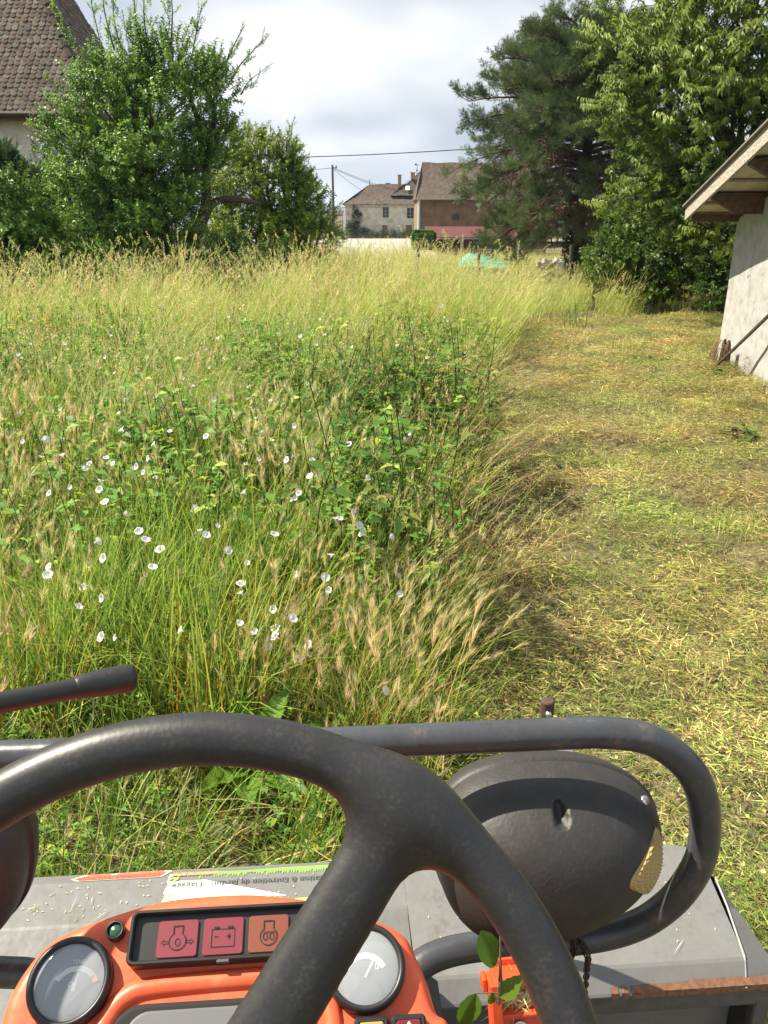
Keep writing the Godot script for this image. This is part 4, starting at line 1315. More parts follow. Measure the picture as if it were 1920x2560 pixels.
func tuft_arch(seed_: int) -> ArrayMesh:   # long pale stems bowing over to the right
	rng.seed = seed_
	var g := Geo.new()
	for k in 16:
		var az := R(-0.55, 0.55)
		var lean := R(0.15, 0.5)
		var bend := R(1.0, 1.7)
		g.col = vary(Color(0.36, 0.42, 0.15), 0.2)
		var e := g.blade(Vector3(R(-0.12, 0.12), -0.02, R(-0.12, 0.12)), az, lean, bend, R(0.95, 1.35), 0.0036, 9, 0.5)
		var a := lean + bend
		var d := Vector3(cos(az) * sin(a), cos(a), sin(az) * sin(a))
		for j in 12:
			var t := j / 11.0
			var o := Vector3(R(-1, 1), R(-1, 1), R(-1, 1)).normalized()
			g.col = vary(Color(0.46, 0.42, 0.20), 0.25)
			g.leaf(e - d * t * 0.16 + o * 0.003, (d + o * 0.35).normalized(), o.cross(d).normalized(), R(0.014, 0.024), 0.0045, 0.0, 0.1)
	return g.mesh()

func tuft_leafy(seed_: int) -> ArrayMesh:   # bindweed leaves on thin climbing stems
	rng.seed = seed_
	var g := Geo.new()
	for s in 6:
		var b := Vector3(R(-0.12, 0.12), 0, R(-0.12, 0.12))
		var e := b + Vector3(R(-0.16, 0.16), R(0.22, 0.55), R(-0.16, 0.16))
		var m := b.lerp(e, 0.5) + Vector3(R(-0.08, 0.08), 0.04, R(-0.08, 0.08))
		g.col = vary(Color(0.10, 0.15, 0.03))
		var pts := curve([b, m, e], 4)
		g.tube(pts, 0.0014, 3, false)
		for k in 9:
			var p := pts[rng.randi_range(2, pts.size() - 1)]
			var a := R(0, TAU)
			var d := Vector3(cos(a), R(-0.3, 0.5), sin(a)).normalized()
			var up := Vector3(R(-0.5, 0.5), 1, R(-0.5, 0.5)).normalized()
			g.col = vary(Color(0.14, 0.28, 0.05), 0.3) if rng.randf() < 0.75 else vary(LIME)
			var l := R(0.028, 0.05)
			g.leaf(p + d * 0.012, d, up, l, l * 0.55, 0.15, 0.2)
			var sd := d.cross(up).normalized()
			for w in [-1.0, 1.0]:   # the barbs of the arrow shape
				g.leaf(p + d * 0.016, (-d * 0.35 + sd * w).normalized(), up, l * 0.42, l * 0.25, 0.1, 0.1)
	return g.mesh()

func tuft_thatch(seed_: int) -> ArrayMesh:
	rng.seed = seed_
	var g := Geo.new()
	for k in 34:
		var r := rng.randf()
		g.col = vary(GREEN) if r < 0.48 else (vary(LIME) if r < 0.78 else (vary(STRAW) if r < 0.92 else vary(BROWN)))
		g.blade(Vector3(R(-0.16, 0.16), R(-0.01, 0.1), R(-0.16, 0.16)), R(0, TAU), R(0.4, 1.3), R(-0.3, 1.0), R(0.15, 0.42), R(0.003, 0.006), 4)
	return g.mesh()

func patch_cut(seed_: int, straw: float, brown: float, dome := 0.0) -> ArrayMesh:   # cut clippings lying in all directions
	rng.seed = seed_
	var g := Geo.new()
	for k in 120:
		var p := Vector3(R(-0.17, 0.17), R(0.0, 0.04), R(-0.17, 0.17))
		var a := R(0, TAU)
		var d := Vector3(cos(a), R(-0.3, 0.35), sin(a)).normalized()
		if dome > 0.0:   # a matted mound
			var q := sqrt(rng.randf())
			p = Vector3(cos(a) * q * 0.15, dome * (1.0 - q * q) + R(-0.012, 0.012), sin(a) * q * 0.15)
			d = Vector3(R(-1, 1), R(-0.2, 0.5) - q * 0.5, R(-1, 1)).normalized()
		var r := rng.randf()
		if r < straw: g.col = vary(Color(0.44, 0.375, 0.16) if rng.randf() < 0.75 else STRAW, 0.3)
		elif r < straw + brown: g.col = vary(BROWN, 0.35)
		elif r < straw + brown + 0.3: g.col = vary(Color(0.31, 0.325, 0.08), 0.3)
		else: g.col = vary(Color(0.17, 0.225, 0.045), 0.3)
		if rng.randf() < 0.95:
			g.leaf(p, d, Vector3(R(-0.6, 0.6), 1, R(-0.6, 0.6)).normalized(), R(0.02, 0.085), R(0.002, 0.0045), R(-0.15, 0.25), 0.15)
		else:
			g.leaf(p, d, Vector3(R(-0.6, 0.6), 1, R(-0.6, 0.6)).normalized(), R(0.015, 0.03), R(0.008, 0.016), 0.1, 0.15)
	return g.mesh()

func patch_stubble(seed_: int) -> ArrayMesh:
	rng.seed = seed_
	var g := Geo.new()
	for k in 26:
		g.col = vary(Color(0.20, 0.23, 0.05), 0.3) if rng.randf() < 0.6 else vary(STRAW)
		g.blade(Vector3(R(-0.13, 0.13), -0.01, R(-0.13, 0.13)), R(0, TAU), R(0.0, 0.9), R(0, 0.7), R(0.03, 0.09), R(0.003, 0.005), 2)
	return g.mesh()

var bins := {}

var HOLLOWS := [[-0.45, -4.05, 0.75, 0.30], [-1.9, -4.35, 0.5, 0.28], [0.35, -5.15, 0.35, 0.25], [-1.1, -5.5, 0.45, 0.25], [-2.6, -5.9, 0.5, 0.3], [-0.2, -6.6, 0.5, 0.25], [-1.55, -3.35, 0.25, 0.25], [0.9, -9.2, 0.4, 0.5], [-3.4, -8.0, 0.6, 0.3], [-0.6, -8.6, 0.5, 0.3]]

func sow(kind: String, z0: float, z1: float, density: float, accept: Callable, scale: Vector2, lean: float, cut := false, tint := Vector2(0.8, 1.2), clumpy := 0.0) -> void:
	var variants: Array = bins[kind].meshes
	var xs: Array = bins[kind].xs
	var cs: Array = bins[kind].cs
	var soft := 0.0 if cut else minf(1.1, (z0 - z1) * 0.3)
	var zz := z0 + soft * 0.6
	while zz > z1 - soft * 0.6:
		var z2 := maxf(z1 - soft * 0.6, zz - 0.5)
		var half := 0.50 * (0.94 * absf(z2) + 0.6) + 0.9
		var count := int(density * (zz - z2) * half * 2.0 + rng.randf())
		for k in count:
			var x := R(-half, half)
			var z := R(z2, zz)
			if mown(x, z) != cut: continue
			var zq := z + soft * lumps.get_noise_2d(x * 0.9 + 70.0, z * 0.9)
			if zq > z0 or zq < z1: continue
			if x > 4.45 + (z + 9.6) * -0.137 and z > -11.2: continue
			if x > -7.0 and x < 3.3 and z < -46.0: continue
			if Vector2(x + 0.42, z + 2.05).length() < 0.15: continue
			if not cut and kind != "barley" and kind != "oat" and rng.randf() < 0.88:   # hollows between the clumps
				var hollow := false
				for h in HOLLOWS:
					if Vector2((x - h[0]) / h[2], (z - h[1]) / h[3]).length() < 1.0 + 0.3 * patches.get_noise_2d(x * 9.0, z * 9.0): hollow = true
				if hollow: continue
			if absf(x + 11.3) < 3.1 and absf(z + 27.4) < 3.1: continue
			var a: float = accept.call(x, z)
			if rng.randf() > a: continue
			var lp := lump(x, z)
			if rng.randf() < clumpy * (1.0 - lp) * 1.6: continue
			var v := rng.randi() % variants.size()
			if cut: v = clampi(int((lump(x * 1.7 + 11.0, z * 1.7) + R(-0.3, 0.3)) * variants.size()), 0, variants.size() - 1)
			var b := Basis(Vector3.UP, R(0, TAU)) if kind != "oat" and kind != "arch" else Basis(Vector3.UP, R(-0.7, 0.7))
			var phi := -0.15 + 2.2 * lumps.get_noise_2d(x * 0.7 + 33.0, z * 0.7)
			if x > edge_x(z) - 0.7: phi *= 0.3
			b = Basis(Vector3(sin(phi), 0, -cos(phi)), lean * R(0.3, 1.6)) * Basis(Vector3.RIGHT, R(-0.1, 0.1)) * b
			var sc := R(scale.x, scale.y) * (1.0 if cut else lerpf(1.0, 0.52 + 0.88 * lp, minf(1.0, clumpy * 1.8)))
			if not cut and x > 1.6 and z < -14.5: sc *= 0.72
			xs[v].append(Transform3D(b.scaled(Vector3(1, R(0.88, 1.12), 1) * sc), Vector3(x, ground_y(x, z) + (0.05 * pow(lump(x * 2.3, z * 2.3 + 9.0), 2.0) if cut else 0.0), z)))
			var n := patches.get_noise_2d(x * 2.5, z * 2.5)
			var t := R(tint.x, tint.y)
			if cut: t *= 1.0 + 0.7 * lumps.get_noise_2d(x * 2.0 + 5.0, z * 2.0)
			cs[v].append(Color(t * (1.0 + 0.28 * n), t, t * (1.0 + 0.15 * n)))
		zz = z2

func bin(kind: String, meshes: Array) -> void:
	var a := []
	var b := []
	for k in meshes.size():
		a.append([]); b.append([])
	bins[kind] = {"meshes": meshes, "xs": a, "cs": b}

func make_grass() -> void:
	bin("coarse", [tuft_coarse(501), tuft_coarse(502), tuft_coarse(503)])
	bin("barley", [tuft_barley(511), tuft_barley(512), tuft_barley(513), tuft_barley(514)])
	bin("meadow", [tuft_meadow(521, 1.0, 5, 0.75), tuft_meadow(522, 1.0, 4, 0.8), tuft_meadow(523, 1.0, 5, 0.75), tuft_meadow(524, 1.0, 4, 0.7)])
	bin("field", [tuft_meadow(525, 1.6, 6, 0.78), tuft_meadow(526, 1.6, 7, 0.7), tuft_meadow(527, 1.8, 6, 0.75)])
	bin("oat", [tuft_oat(531), tuft_oat(532), tuft_oat(533)])
	bin("arch", [tuft_arch(535), tuft_arch(536)])
	bin("leafy", [tuft_leafy(541), tuft_leafy(542), tuft_leafy(543)])
	bin("thatch", [tuft_thatch(551), tuft_thatch(552)])
	rng.seed = 560
	var n := func(x: float, z: float, f: float) -> float: return clampf(0.5 + 1.3 * patches.get_noise_2d(x * f + 40.0, z * f), 0.0, 1.0)
	# low, flattened growth right in front of the machine
	sow("thatch", -1.0, -3.0, 60, func(x, z): return 1.0, Vector2(0.7, 1.1), 0.1)
	sow("leafy", -1.2, -2.9, 34, func(x, z): return 0.6, Vector2(0.4, 0.7), 0.1)
	sow("coarse", -1.45, -2.6, 50, func(x, z): return 0.6, Vector2(0.38, 0.65), 0.35)
	sow("barley", -1.5, -2.4, 18, func(x, z): return 0.7, Vector2(0.4, 0.6), 0.6)
	# the upright coarse clump and the straw beside it
	sow("coarse", -2.05, -3.75, 150, func(x, z): return 1.0 if x < -0.42 and x > -1.35 else (0.22 if x < 0.0 else 0.05), Vector2(0.75, 1.05), 0.06)
	sow("thatch", -2.6, -6.0, 45, func(x, z): return 0.9, Vector2(0.8, 1.3), 0.12, false, Vector2(0.7, 1.1), 0.4)
	sow("barley", -1.95, -3.7, 66, func(x, z): return 1.0 if x > -0.5 else (0.1 if x > -1.4 else 0.6), Vector2(0.65, 0.95), 0.33)
	sow("barley", -2.5, -3.7, 50, func(x, z): return 1.0 if x < -1.15 else 0.0, Vector2(0.7, 1.0), 0.75)
	sow("barley", -3.7, -6.0, 36, func(x, z): return (1.0 if x < -0.2 else 0.4) * clampf(1.8 * n.call(x, z, 3.2) - 0.35, 0.0, 1.0), Vector2(0.9, 1.2), 0.14)
	sow("coarse", -3.7, -6.8, 120, func(x, z): return clampf(2.2 * n.call(x + 9.0, z, 2.6) - 0.7, 0.0, 1.0), Vector2(0.75, 1.1), 0.1)
	# bindweed carpet and rank weeds at the cut edge
	sow("leafy", -3.3, -10.5, 62, func(x, z): return 0.9, Vector2(0.85, 1.35), 0.05, false, Vector2(0.75, 1.25), 0.55)
	sow("leafy", -3.6, -6.2, 60, func(x, z): return 1.0 if x > -0.5 else 0.0, Vector2(1.2, 1.75), 0.15, false, Vector2(0.5, 0.85), 0.3)
	sow("thatch", -6.0, -12.0, 26, func(x, z): return 0.9, Vector2(1.2, 1.8), 0.15, false, Vector2(0.8, 1.25), 0.4)
	sow("coarse", -6.5, -12.0, 24, func(x, z): return clampf(2.0 * n.call(x, z, 2.0) - 0.5, 0.0, 1.0), Vector2(0.75, 1.1), 0.15)
	sow("arch", -5.6, -9.5, 4.5, func(x, z): return clampf(2.6 * lump(x * 0.6 + 90.0, z * 0.6) - 0.9, 0.0, 1.0), Vector2(0.85, 1.15), 0.1)
	sow("meadow", -4.6, -8.5, 30, func(x, z): return clampf(1.9 * n.call(x + 5.0, z, 1.6) - 0.35, 0.05, 1.0), Vector2(0.8, 1.1), 0.3)
	sow("meadow", -8.0, -15.5, 48, func(x, z): return 1.0, Vector2(0.85, 1.2), 0.22, false, Vector2(0.85, 1.3), 0.5)
	sow("meadow", -3.0, -7.0, 60, func(x, z): return 1.0 if x > edge_x(z) - 0.45 else 0.0, Vector2(0.6, 0.95), 0.38)
	sow("thatch", -2.4, -9.0, 50, func(x, z): return 1.0 if x > edge_x(z) - 0.4 else 0.0, Vector2(0.9, 1.3), 0.3)
	sow("oat", -2.9, -7.5, 22, func(x, z): return 1.0 if x > edge_x(z) - 0.55 else 0.1, Vector2(0.75, 1.1), 0.05)
	# taller field behind
	sow("field", -13.5, -21.0, 20, func(x, z): return 1.0, Vector2(0.75, 1.15), 0.16, false, Vector2(0.9, 1.35), 0.45)
	sow("field", -20.0, -46.0, 10, func(x, z): return 1.0, Vector2(0.6, 0.8), 0.12, false, Vector2(0.9, 1.3), 0.3)
	var f := thing("meadow", "tall uncut meadow grass filling the left side and the back", "grass")
	f.set_meta("kind", "stuff")
	for kind in [["coarse", "coarse_grass"], ["barley", "bearded_grass"], ["meadow", "meadow_grass"], ["field", "field_grass"], ["oat", "panicle_grass"], ["arch", "arching_grass"], ["leafy", "bindweed_leaves"], ["thatch", "thatch"]]:
		var b: Dictionary = bins[kind[0]]
		for k in b.meshes.size():
			if b.xs[k].size(): scatter(kind[1], b.meshes[k], M.grass, f, b.xs[k], b.cs[k])

func make_mown() -> void:
	bin("cut", [patch_cut(601, 0.18, 0.55), patch_cut(602, 0.36, 0.2), patch_cut(603, 0.26, 0.1), patch_cut(604, 0.18, 0.08), patch_cut(605, 0.09, 0.06)])
	bin("mound", [patch_cut(606, 0.15, 0.45, 0.07), patch_cut(607, 0.30, 0.15, 0.06), patch_cut(608, 0.2, 0.1, 0.075), patch_cut(609, 0.08, 0.06, 0.09)])
	bin("stub", [patch_stubble(611), patch_stubble(612)])
	rng.seed = 620
	var bare := func(x, z): return 0.28 if lump(x * 1.5 + 40.0, z * 1.5) > 0.78 else 1.0
	sow("cut", -0.9, -4.0, 95, bare, Vector2(0.8, 1.2), 0.0, true, Vector2(0.75, 1.3))
	sow("cut", -4.0, -9.0, 55, bare, Vector2(0.9, 1.45), 0.0, true, Vector2(0.75, 1.3))
	sow("cut", -9.0, -18.6, 34, bare, Vector2(1.0, 1.7), 0.0, true, Vector2(0.8, 1.35))
	sow("mound", -0.9, -8.0, 11, func(x, z): return clampf(0.3 + 1.6 * patches.get_noise_2d(x * 4.0 + 60.0, z * 4.0), 0.0, 1.0), Vector2(0.6, 1.5), 0.1, true, Vector2(0.6, 1.25))
	sow("mound", -8.0, -16.5, 7, func(x, z): return 0.5, Vector2(0.9, 1.8), 0.1, true, Vector2(0.6, 1.25))
	sow("stub", -0.9, -10.0, 26, func(x, z): return clampf(0.4 + 1.8 * patches.get_noise_2d(x * 5.0, z * 5.0), 0.0, 1.0), Vector2(0.8, 1.5), 0.1, true)
	sow("stub", -10.0, -18.6, 14, func(x, z): return 0.7, Vector2(1.0, 1.9), 0.1, true)
	var f := thing("mown_grass", "flattened yellow-green clippings on the freshly mown strip at right", "grass clippings")
	f.set_meta("kind", "stuff")
	for kind in [["cut", "clippings"], ["mound", "matted_clippings"], ["stub", "stubble"]]:
		var b: Dictionary = bins[kind[0]]
		for k in b.meshes.size():
			if b.xs[k].size(): scatter(kind[1], b.meshes[k], M.dry, f, b.xs[k], b.cs[k])
	# weeds that the mower left
	var spots := [[3.55, -10.6, 0.42, "broad grey-green weed rosette on the mown strip, before the rotten post"], [4.0, -9.5, 0.34, "leafy green weed heap at the foot of the white shed wall"], [3.1, -6.6, 0.34, "dark green weed clump cut over at the right edge of the mown strip"], [1.55, -4.75, 0.26, "small bright grass tussock in the middle of the mown strip"], [2.45, -5.3, 0.14, "tiny two-leaved weed near the right edge of the mown strip"], [2.2, -11.6, 0.28, "dark low weed patch left of the rosette on the mown strip"]]
	for s in spots:
		var t := thing("weed_clump", s[3], "weed", Vector3(s[0], ground_y(s[0], s[1]), s[1]))
		var big: bool = s[2] > 0.3
		for k in (16 if big else 12):
			var g := Geo.new()
			var a := R(0, TAU)
			g.col = vary(Color(0.085, 0.15, 0.035) if big else Color(0.10, 0.20, 0.03), 0.3)
			var d := Vector3(cos(a), R(0.15, 0.8), sin(a)).normalized()
			g.leaf(Vector3(R(-0.4, 0.4) * s[2], 0.01, R(-0.4, 0.4) * s[2]), d, Vector3(-d.x * 0.3, 1, -d.z * 0.3).normalized(), s[2] * R(0.4, 0.75), s[2] * (R(0.14, 0.26) if big else R(0.04, 0.08)), 0.3, 0.2)
			part("leaf", g, M.leaf, t)
	for s in [[3.45, -14.6, 1.0, "arching green grass tuft left standing at the back of the mown strip"], [2.75, -14.9, 0.45, "short brownish grass tuft left standing at the back of the mown strip"]]:
		var t := thing("grass_tuft", s[3], "grass tuft", Vector3(s[0], 0, s[1]))
		for k in 26:
			var g := Geo.new()
			g.col = vary(Color(0.10, 0.17, 0.03) if s[2] > 0.8 else STRAW, 0.3)
			var a := R(0, TAU)
			g.blade(Vector3(R(-0.2, 0.2), 0, R(-0.15, 0.15)) * s[2], a, R(0.1, 0.6), R(0.4, 1.6), R(0.4, 0.95) * s[2], 0.011, 5)
			part("blade", g, M.grass, t)

func make_flowers() -> void:
	rng.seed = 640
	var g := Geo.new()
	var rows := []
	for p in [[0.0015, 0.0], [0.004, 0.012], [0.010, 0.021], [0.0185, 0.027], [0.0225, 0.0265]]:
		var row := PackedVector3Array()
		for j in 15:
			var a := TAU * j / 15.0
			var r: float = p[0] * (1.0 + (0.07 * cos(a * 5.0) if p[0] > 0.012 else 0.0))
			row.append(Vector3(cos(a) * r, p[1] + (0.0015 * sin(a * 5.0) if p[0] > 0.012 else 0.0), sin(a) * r))
		rows.append(row)
	g.grid(rows, true)
	var white := g.mesh()
	for k in 190:
		var z := -1.0 / lerpf(1.0 / 2.2, 1.0 / 15.0, pow(rng.randf(), 0.85))
		var lo := -0.48 * absf(z)
		var x := R(lo, edge_x(z) - 0.12)
		var o := part("bindweed_flower", white, M.petal, self)
		var d := Vector3(R(-0.8, 0.8), R(0.25, 1.0), R(-0.3, 1.0)).normalized()
		o.transform = Transform3D(frame(d, R(0, TAU)).scaled(Vector3.ONE * R(0.5, 0.85)), Vector3(x, ground_y(x, z) + R(0.36, 0.62) + 0.24 * lump(x, z) + (0.16 if z < -6.0 else 0.0) + (0.12 if z < -9.0 else 0.0) - (0.12 if z > -3.0 else 0.0), z))
		tag(o, "white funnel-shaped bindweed flower open among the uncut grass", "flower", "white bindweed flowers in the uncut grass")
	g = Geo.new()
	for k in 9:
		var a := TAU * k / 9.0
		g.leaf(Vector3(cos(a), 0, sin(a)) * 0.003, Vector3(cos(a), 0.15, sin(a)).normalized(), Vector3.UP, 0.014, 0.009, 0.1, 0.1)
	g.lathe(Transform3D.IDENTITY, [[0.005, -0.004], [0.006, 0.001], [0.003, 0.004], [0.0, 0.0045]], 8)
	var yellow := g.mesh()
	var ym := leafy(Color(0.80, 0.52, 0.02), 0.4, 0.6)
	for k in 18:
		var z := R(-8.2, -11.5)
		var x := R(-4.6, -1.4)
		var o := part("yellow_flower", yellow, ym, self)
		o.transform = Transform3D(frame(Vector3(R(-0.5, 0.5), 1, R(-0.1, 0.9)), R(0, TAU)).scaled(Vector3.ONE * R(1.0, 1.5)), Vector3(x, ground_y(x, z) + R(0.72, 0.9), z))
		tag(o, "small yellow flower in the tall grass left of the middle", "flower", "yellow flowers in the uncut grass")
	# broad-leaved plant in front of the machine
	var t := thing("dock_plant", "broad-leaved green dock plant seen through the steering wheel", "plant", Vector3(-0.42, 0.06, -2.02))
	rng.seed = 655
	for q in [[0.15, 0.75, 0.34, 0.11], [0.6, 0.5, 0.30, 0.12], [1.3, 0.8, 0.26, 0.10], [2.2, 0.4, 0.24, 0.10], [3.0, 0.6, 0.26, 0.10], [-0.6, 0.3, 0.26, 0.11], [-1.4, 0.35, 0.22, 0.09], [0.9, 1.4, 0.36, 0.09], [1.8, 1.2, 0.30, 0.08], [-2.2, 0.5, 0.22, 0.09]]:
		g = Geo.new()
		g.col = vary(Color(0.13, 0.27, 0.03), 0.2)
		var d := Vector3(cos(q[0]), q[1], -sin(q[0])).normalized()
		var side := d.cross(Vector3.UP).normalized()
		var nn := side.cross(d).normalized()
		var rr := []
		for r in 9:
			var u := r / 8.0
			var w: float = q[3] * 0.5 * pow(sin(PI * pow(clampf(u, 0.02, 0.985), 0.8)), 0.8)
			var row := PackedVector3Array()
			for k in 7:
				var s := (k - 3) / 3.0
				row.append(Vector3(0, 0.1, 0) + d * u * q[2] - Vector3(0, 0.16, 0) * u * u * q[2] * 1.6 + side * s * w + nn * (absf(s) * 0.018 + 0.007 * sin(u * 22.0 + s * 2.0) * absf(s)))
			rr.append(row)
		g.grid(rr)
		part("leaf", g, M.leaf, t)

# ---------------------------------------------------------------- the mower
func nets(sdf: Callable, lo: Vector3, hi: Vector3, cell: float) -> Geo:   # surface nets
	var nx := int((hi.x - lo.x) / cell) + 1
	var ny := int((hi.y - lo.y) / cell) + 1
	var nz := int((hi.z - lo.z) / cell) + 1
	var f := PackedFloat32Array()
	f.resize(nx * ny * nz)
	var k := 0
	for z in nz:
		for y in ny:
			for x in nx:
				f[k] = sdf.call(lo + Vector3(x, y, z) * cell)
				k += 1
	var g := Geo.new()
	var id := PackedInt32Array()
	id.resize(nx * ny * nz)
	id.fill(-1)
	var off := [0, 1, nx, nx + 1, nx * ny, nx * ny + 1, nx * ny + nx, nx * ny + nx + 1]
	var cs := [Vector3(0, 0, 0), Vector3(1, 0, 0), Vector3(0, 1, 0), Vector3(1, 1, 0), Vector3(0, 0, 1), Vector3(1, 0, 1), Vector3(0, 1, 1), Vector3(1, 1, 1)]
	var edges := [[0, 1], [2, 3], [4, 5], [6, 7], [0, 2], [1, 3], [4, 6], [5, 7], [0, 4], [1, 5], [2, 6], [3, 7]]
	for z in nz - 1:
		for y in ny - 1:
			for x in nx - 1:
				var b := (z * ny + y) * nx + x
				var m := 0
				for j in 8:
					if f[b + off[j]] < 0.0: m += 1
				if m == 0 or m == 8: continue
				var s := Vector3.ZERO
				var cnt := 0
				for e in edges:
					var u := f[b + off[e[0]]]
					var w := f[b + off[e[1]]]
					if (u < 0.0) != (w < 0.0):
						s += cs[e[0]].lerp(cs[e[1]], u / (u - w)); cnt += 1
				var p := lo + (Vector3(x, y, z) + s / cnt) * cell
				var h := cell * 0.5
				var nn := Vector3(sdf.call(p + Vector3(h, 0, 0)) - sdf.call(p - Vector3(h, 0, 0)), sdf.call(p + Vector3(0, h, 0)) - sdf.call(p - Vector3(0, h, 0)), sdf.call(p + Vector3(0, 0, h)) - sdf.call(p - Vector3(0, 0, h))).normalized()
				id[b] = g.vert(p, nn)
	var step := [1, nx, nx * ny]
	for z in range(1, nz - 1):
		for y in range(1, ny - 1):
			for x in range(1, nx - 1):
				var b := (z * ny + y) * nx + x
				for a in 3:
					var inside := f[b] < 0.0
					if inside == (f[b + step[a]] < 0.0): continue
					var u: int = step[(a + 1) % 3]
					var w: int = step[(a + 2) % 3]
					var q := [id[b], id[b - u], id[b - u - w], id[b - w]]
					if q[0] < 0 or q[1] < 0 or q[2] < 0 or q[3] < 0: continue
					if inside:
						g.face(q[0], q[1], q[2]); g.face(q[0], q[2], q[3])
					else:
						g.face(q[0], q[2], q[1]); g.face(q[0], q[3], q[2])
	return g

func smin(a: float, b: float, k: float) -> float:
	var h := maxf(k - absf(a - b), 0.0) / k
	return minf(a, b) - h * h * k * 0.25

func wheel_sdf(p: Vector3) -> float:
	var d := Vector2(Vector2(p.x, p.y).length() - 0.2, p.z * 1.05).length() - 0.0144
	for deg in [55.4, 175.4, 295.4]:
		var e := Vector3(cos(deg_to_rad(deg)) * 0.2, sin(deg_to_rad(deg)) * 0.2, 0.0)
		var a := Vector3(0, 0, -0.012)
		var ax := (e - a).normalized()
		var t := clampf((p - a).dot(ax), 0.0, 0.2)
		var q := p - a - ax * t
		var across := Vector3(-sin(deg_to_rad(deg)), cos(deg_to_rad(deg)), 0)
		var w := q.dot(across)
		var rest := (q - across * w).length()
		var u := t / 0.2
		var s := (Vector2(w / (0.0205 - 0.0025 * u), rest / 0.0125).length() - 1.0) * 0.0135
		d = smin(d, s, 0.028)
	var hub := ((p - Vector3(0, 0, -0.014)) / Vector3(0.036, 0.036, 0.018)).length()
	return smin(d, (hub - 1.0) * 0.02, 0.012)

func ribbon(g: Geo, pts: Array, w: float, closed := false, lift := 0.0) -> void:   # a printed line in the xz plane, y up
	var count := pts.size() if closed else pts.size() - 1
	for k in count:
		var a: Vector2 = pts[k]
		var b: Vector2 = pts[(k + 1) % pts.size()]
		var d := (b - a).normalized()
		var s := Vector2(-d.y, d.x) * w * 0.5
		a -= d * w * 0.3; b += d * w * 0.3
		var y := lift + 0.00003 * k
		var q := [a - s, b - s, b + s, a + s]
		g.quad_out(Vector3(q[0].x, y, -q[0].y), Vector3(q[1].x, y, -q[1].y), Vector3(q[2].x, y, -q[2].y), Vector3(q[3].x, y, -q[3].y), Vector3(a.x, -1, -a.y))

func ring2(c: Vector2, rx: float, ry: float, a0 := 0.0, a1 := TAU, count := 20) -> Array:
	var out := []
	for k in count + (0 if absf(a1 - a0) > 6.2 else 1):
		var a := lerpf(a0, a1, float(k) / count)
		out.append(c + Vector2(cos(a) * rx, sin(a) * ry))
	return out

func rounded(w: float, h: float, r: float, seg := 5) -> Array:   # outline of a rounded rectangle, counter-clockwise
	var out := []
	for q in [[1, -1, -0.5], [1, 1, 0.0], [-1, 1, 0.5], [-1, -1, 1.0]]:
		for k in seg + 1:
			var a: float = PI * (q[2] + 0.5 * k / seg)
			out.append(Vector2(q[0] * (w * 0.5 - r) + cos(a) * r, q[1] * (h * 0.5 - r) + sin(a) * r))
	return out

func loft(g: Geo, outline: Array, rings: Array, centre := Vector2.ZERO, cap := true) -> void:   # rings of [inset, height] of an outline in the xz plane; y up
	var np := outline.size()
	var nrm := []
	for k in np:
		var d: Vector2 = (outline[(k + 1) % np] - outline[(k + np - 1) % np]).normalized()
		nrm.append(Vector2(d.y, -d.x))
	for r in rings.size() - 1:
		var rows := []
		for q in [rings[r], rings[r + 1]]:
			var row := PackedVector3Array()
			for k in np:
				var p: Vector2 = outline[k] - nrm[k] * q[0]
				row.append(Vector3(p.x, q[1], -p.y))
			rows.append(row)
		g.grid(rows, true)
	if cap:
		var last: Array = rings[-1]
		var m := g.vert(Vector3(centre.x, last[1], -centre.y), Vector3.UP)
		var first := g.v.size()
		for k in np:
			var p: Vector2 = outline[k] - nrm[k] * last[0]
			g.vert(Vector3(p.x, last[1], -p.y), Vector3.UP)
		for k in np: g.face(m, first + k, first + (k + 1) % np)

func make_mower() -> void:
	var m := thing("ride_on_mower", "orange and grey ride-on mower seen from its driving seat", "mower", Vector3.ZERO, deg_to_rad(4.0))
	make_deck(m)
	make_bar_and_lights(m)
	make_dash(m)
	var g := nets(wheel_sdf, Vector3(-0.222, -0.222, -0.076), Vector3(0.222, 0.222, 0.036), 0.004)
	part("steering_wheel", g, M.wheel_rubber, m, Transform3D(Basis(V(1.0, -0.018, 0.0), V(0.018, 0.819, -0.573), V(0.010, 0.573, 0.820)).orthonormalized(), V(-0.078, 1.323, -0.253)))
	g = Geo.new()
	g.tube(PackedVector3Array([V(-0.078, 1.30, -0.285), V(-0.09, 1.12, -0.43)]), 0.022, 12)
	part("steering_column", g, M.black, m)
	# hand lever
	g = Geo.new()
	var p := [V(-0.46, 1.405, -0.44), V(-0.327, 1.387, -0.552), V(-0.281, 1.374, -0.587), V(-0.216, 1.3625, -0.629)]
	g.tube(curve(p, 6), 0.0091, 14)
	var lv := part("hand_lever", g, M.black, m)
	g = Geo.new()
	var d: Vector3 = (V(-0.186, 1.357, -0.648) - V(-0.221, 1.3635, -0.626)).normalized()
	g.lathe(Transform3D(frame(d), V(-0.221, 1.3635, -0.626)), [[0.0090, -0.012], [0.0105, -0.009], [0.0112, 0.0], [0.0125, 0.018], [0.0133, 0.032], [0.0132, 0.036], [0.0115, 0.0405], [0.006, 0.0412], [0.0, 0.0405]], 20)
	part("rubber_grip", g, M.wheel_rubber, lv)
	make_small_mower_parts(m)

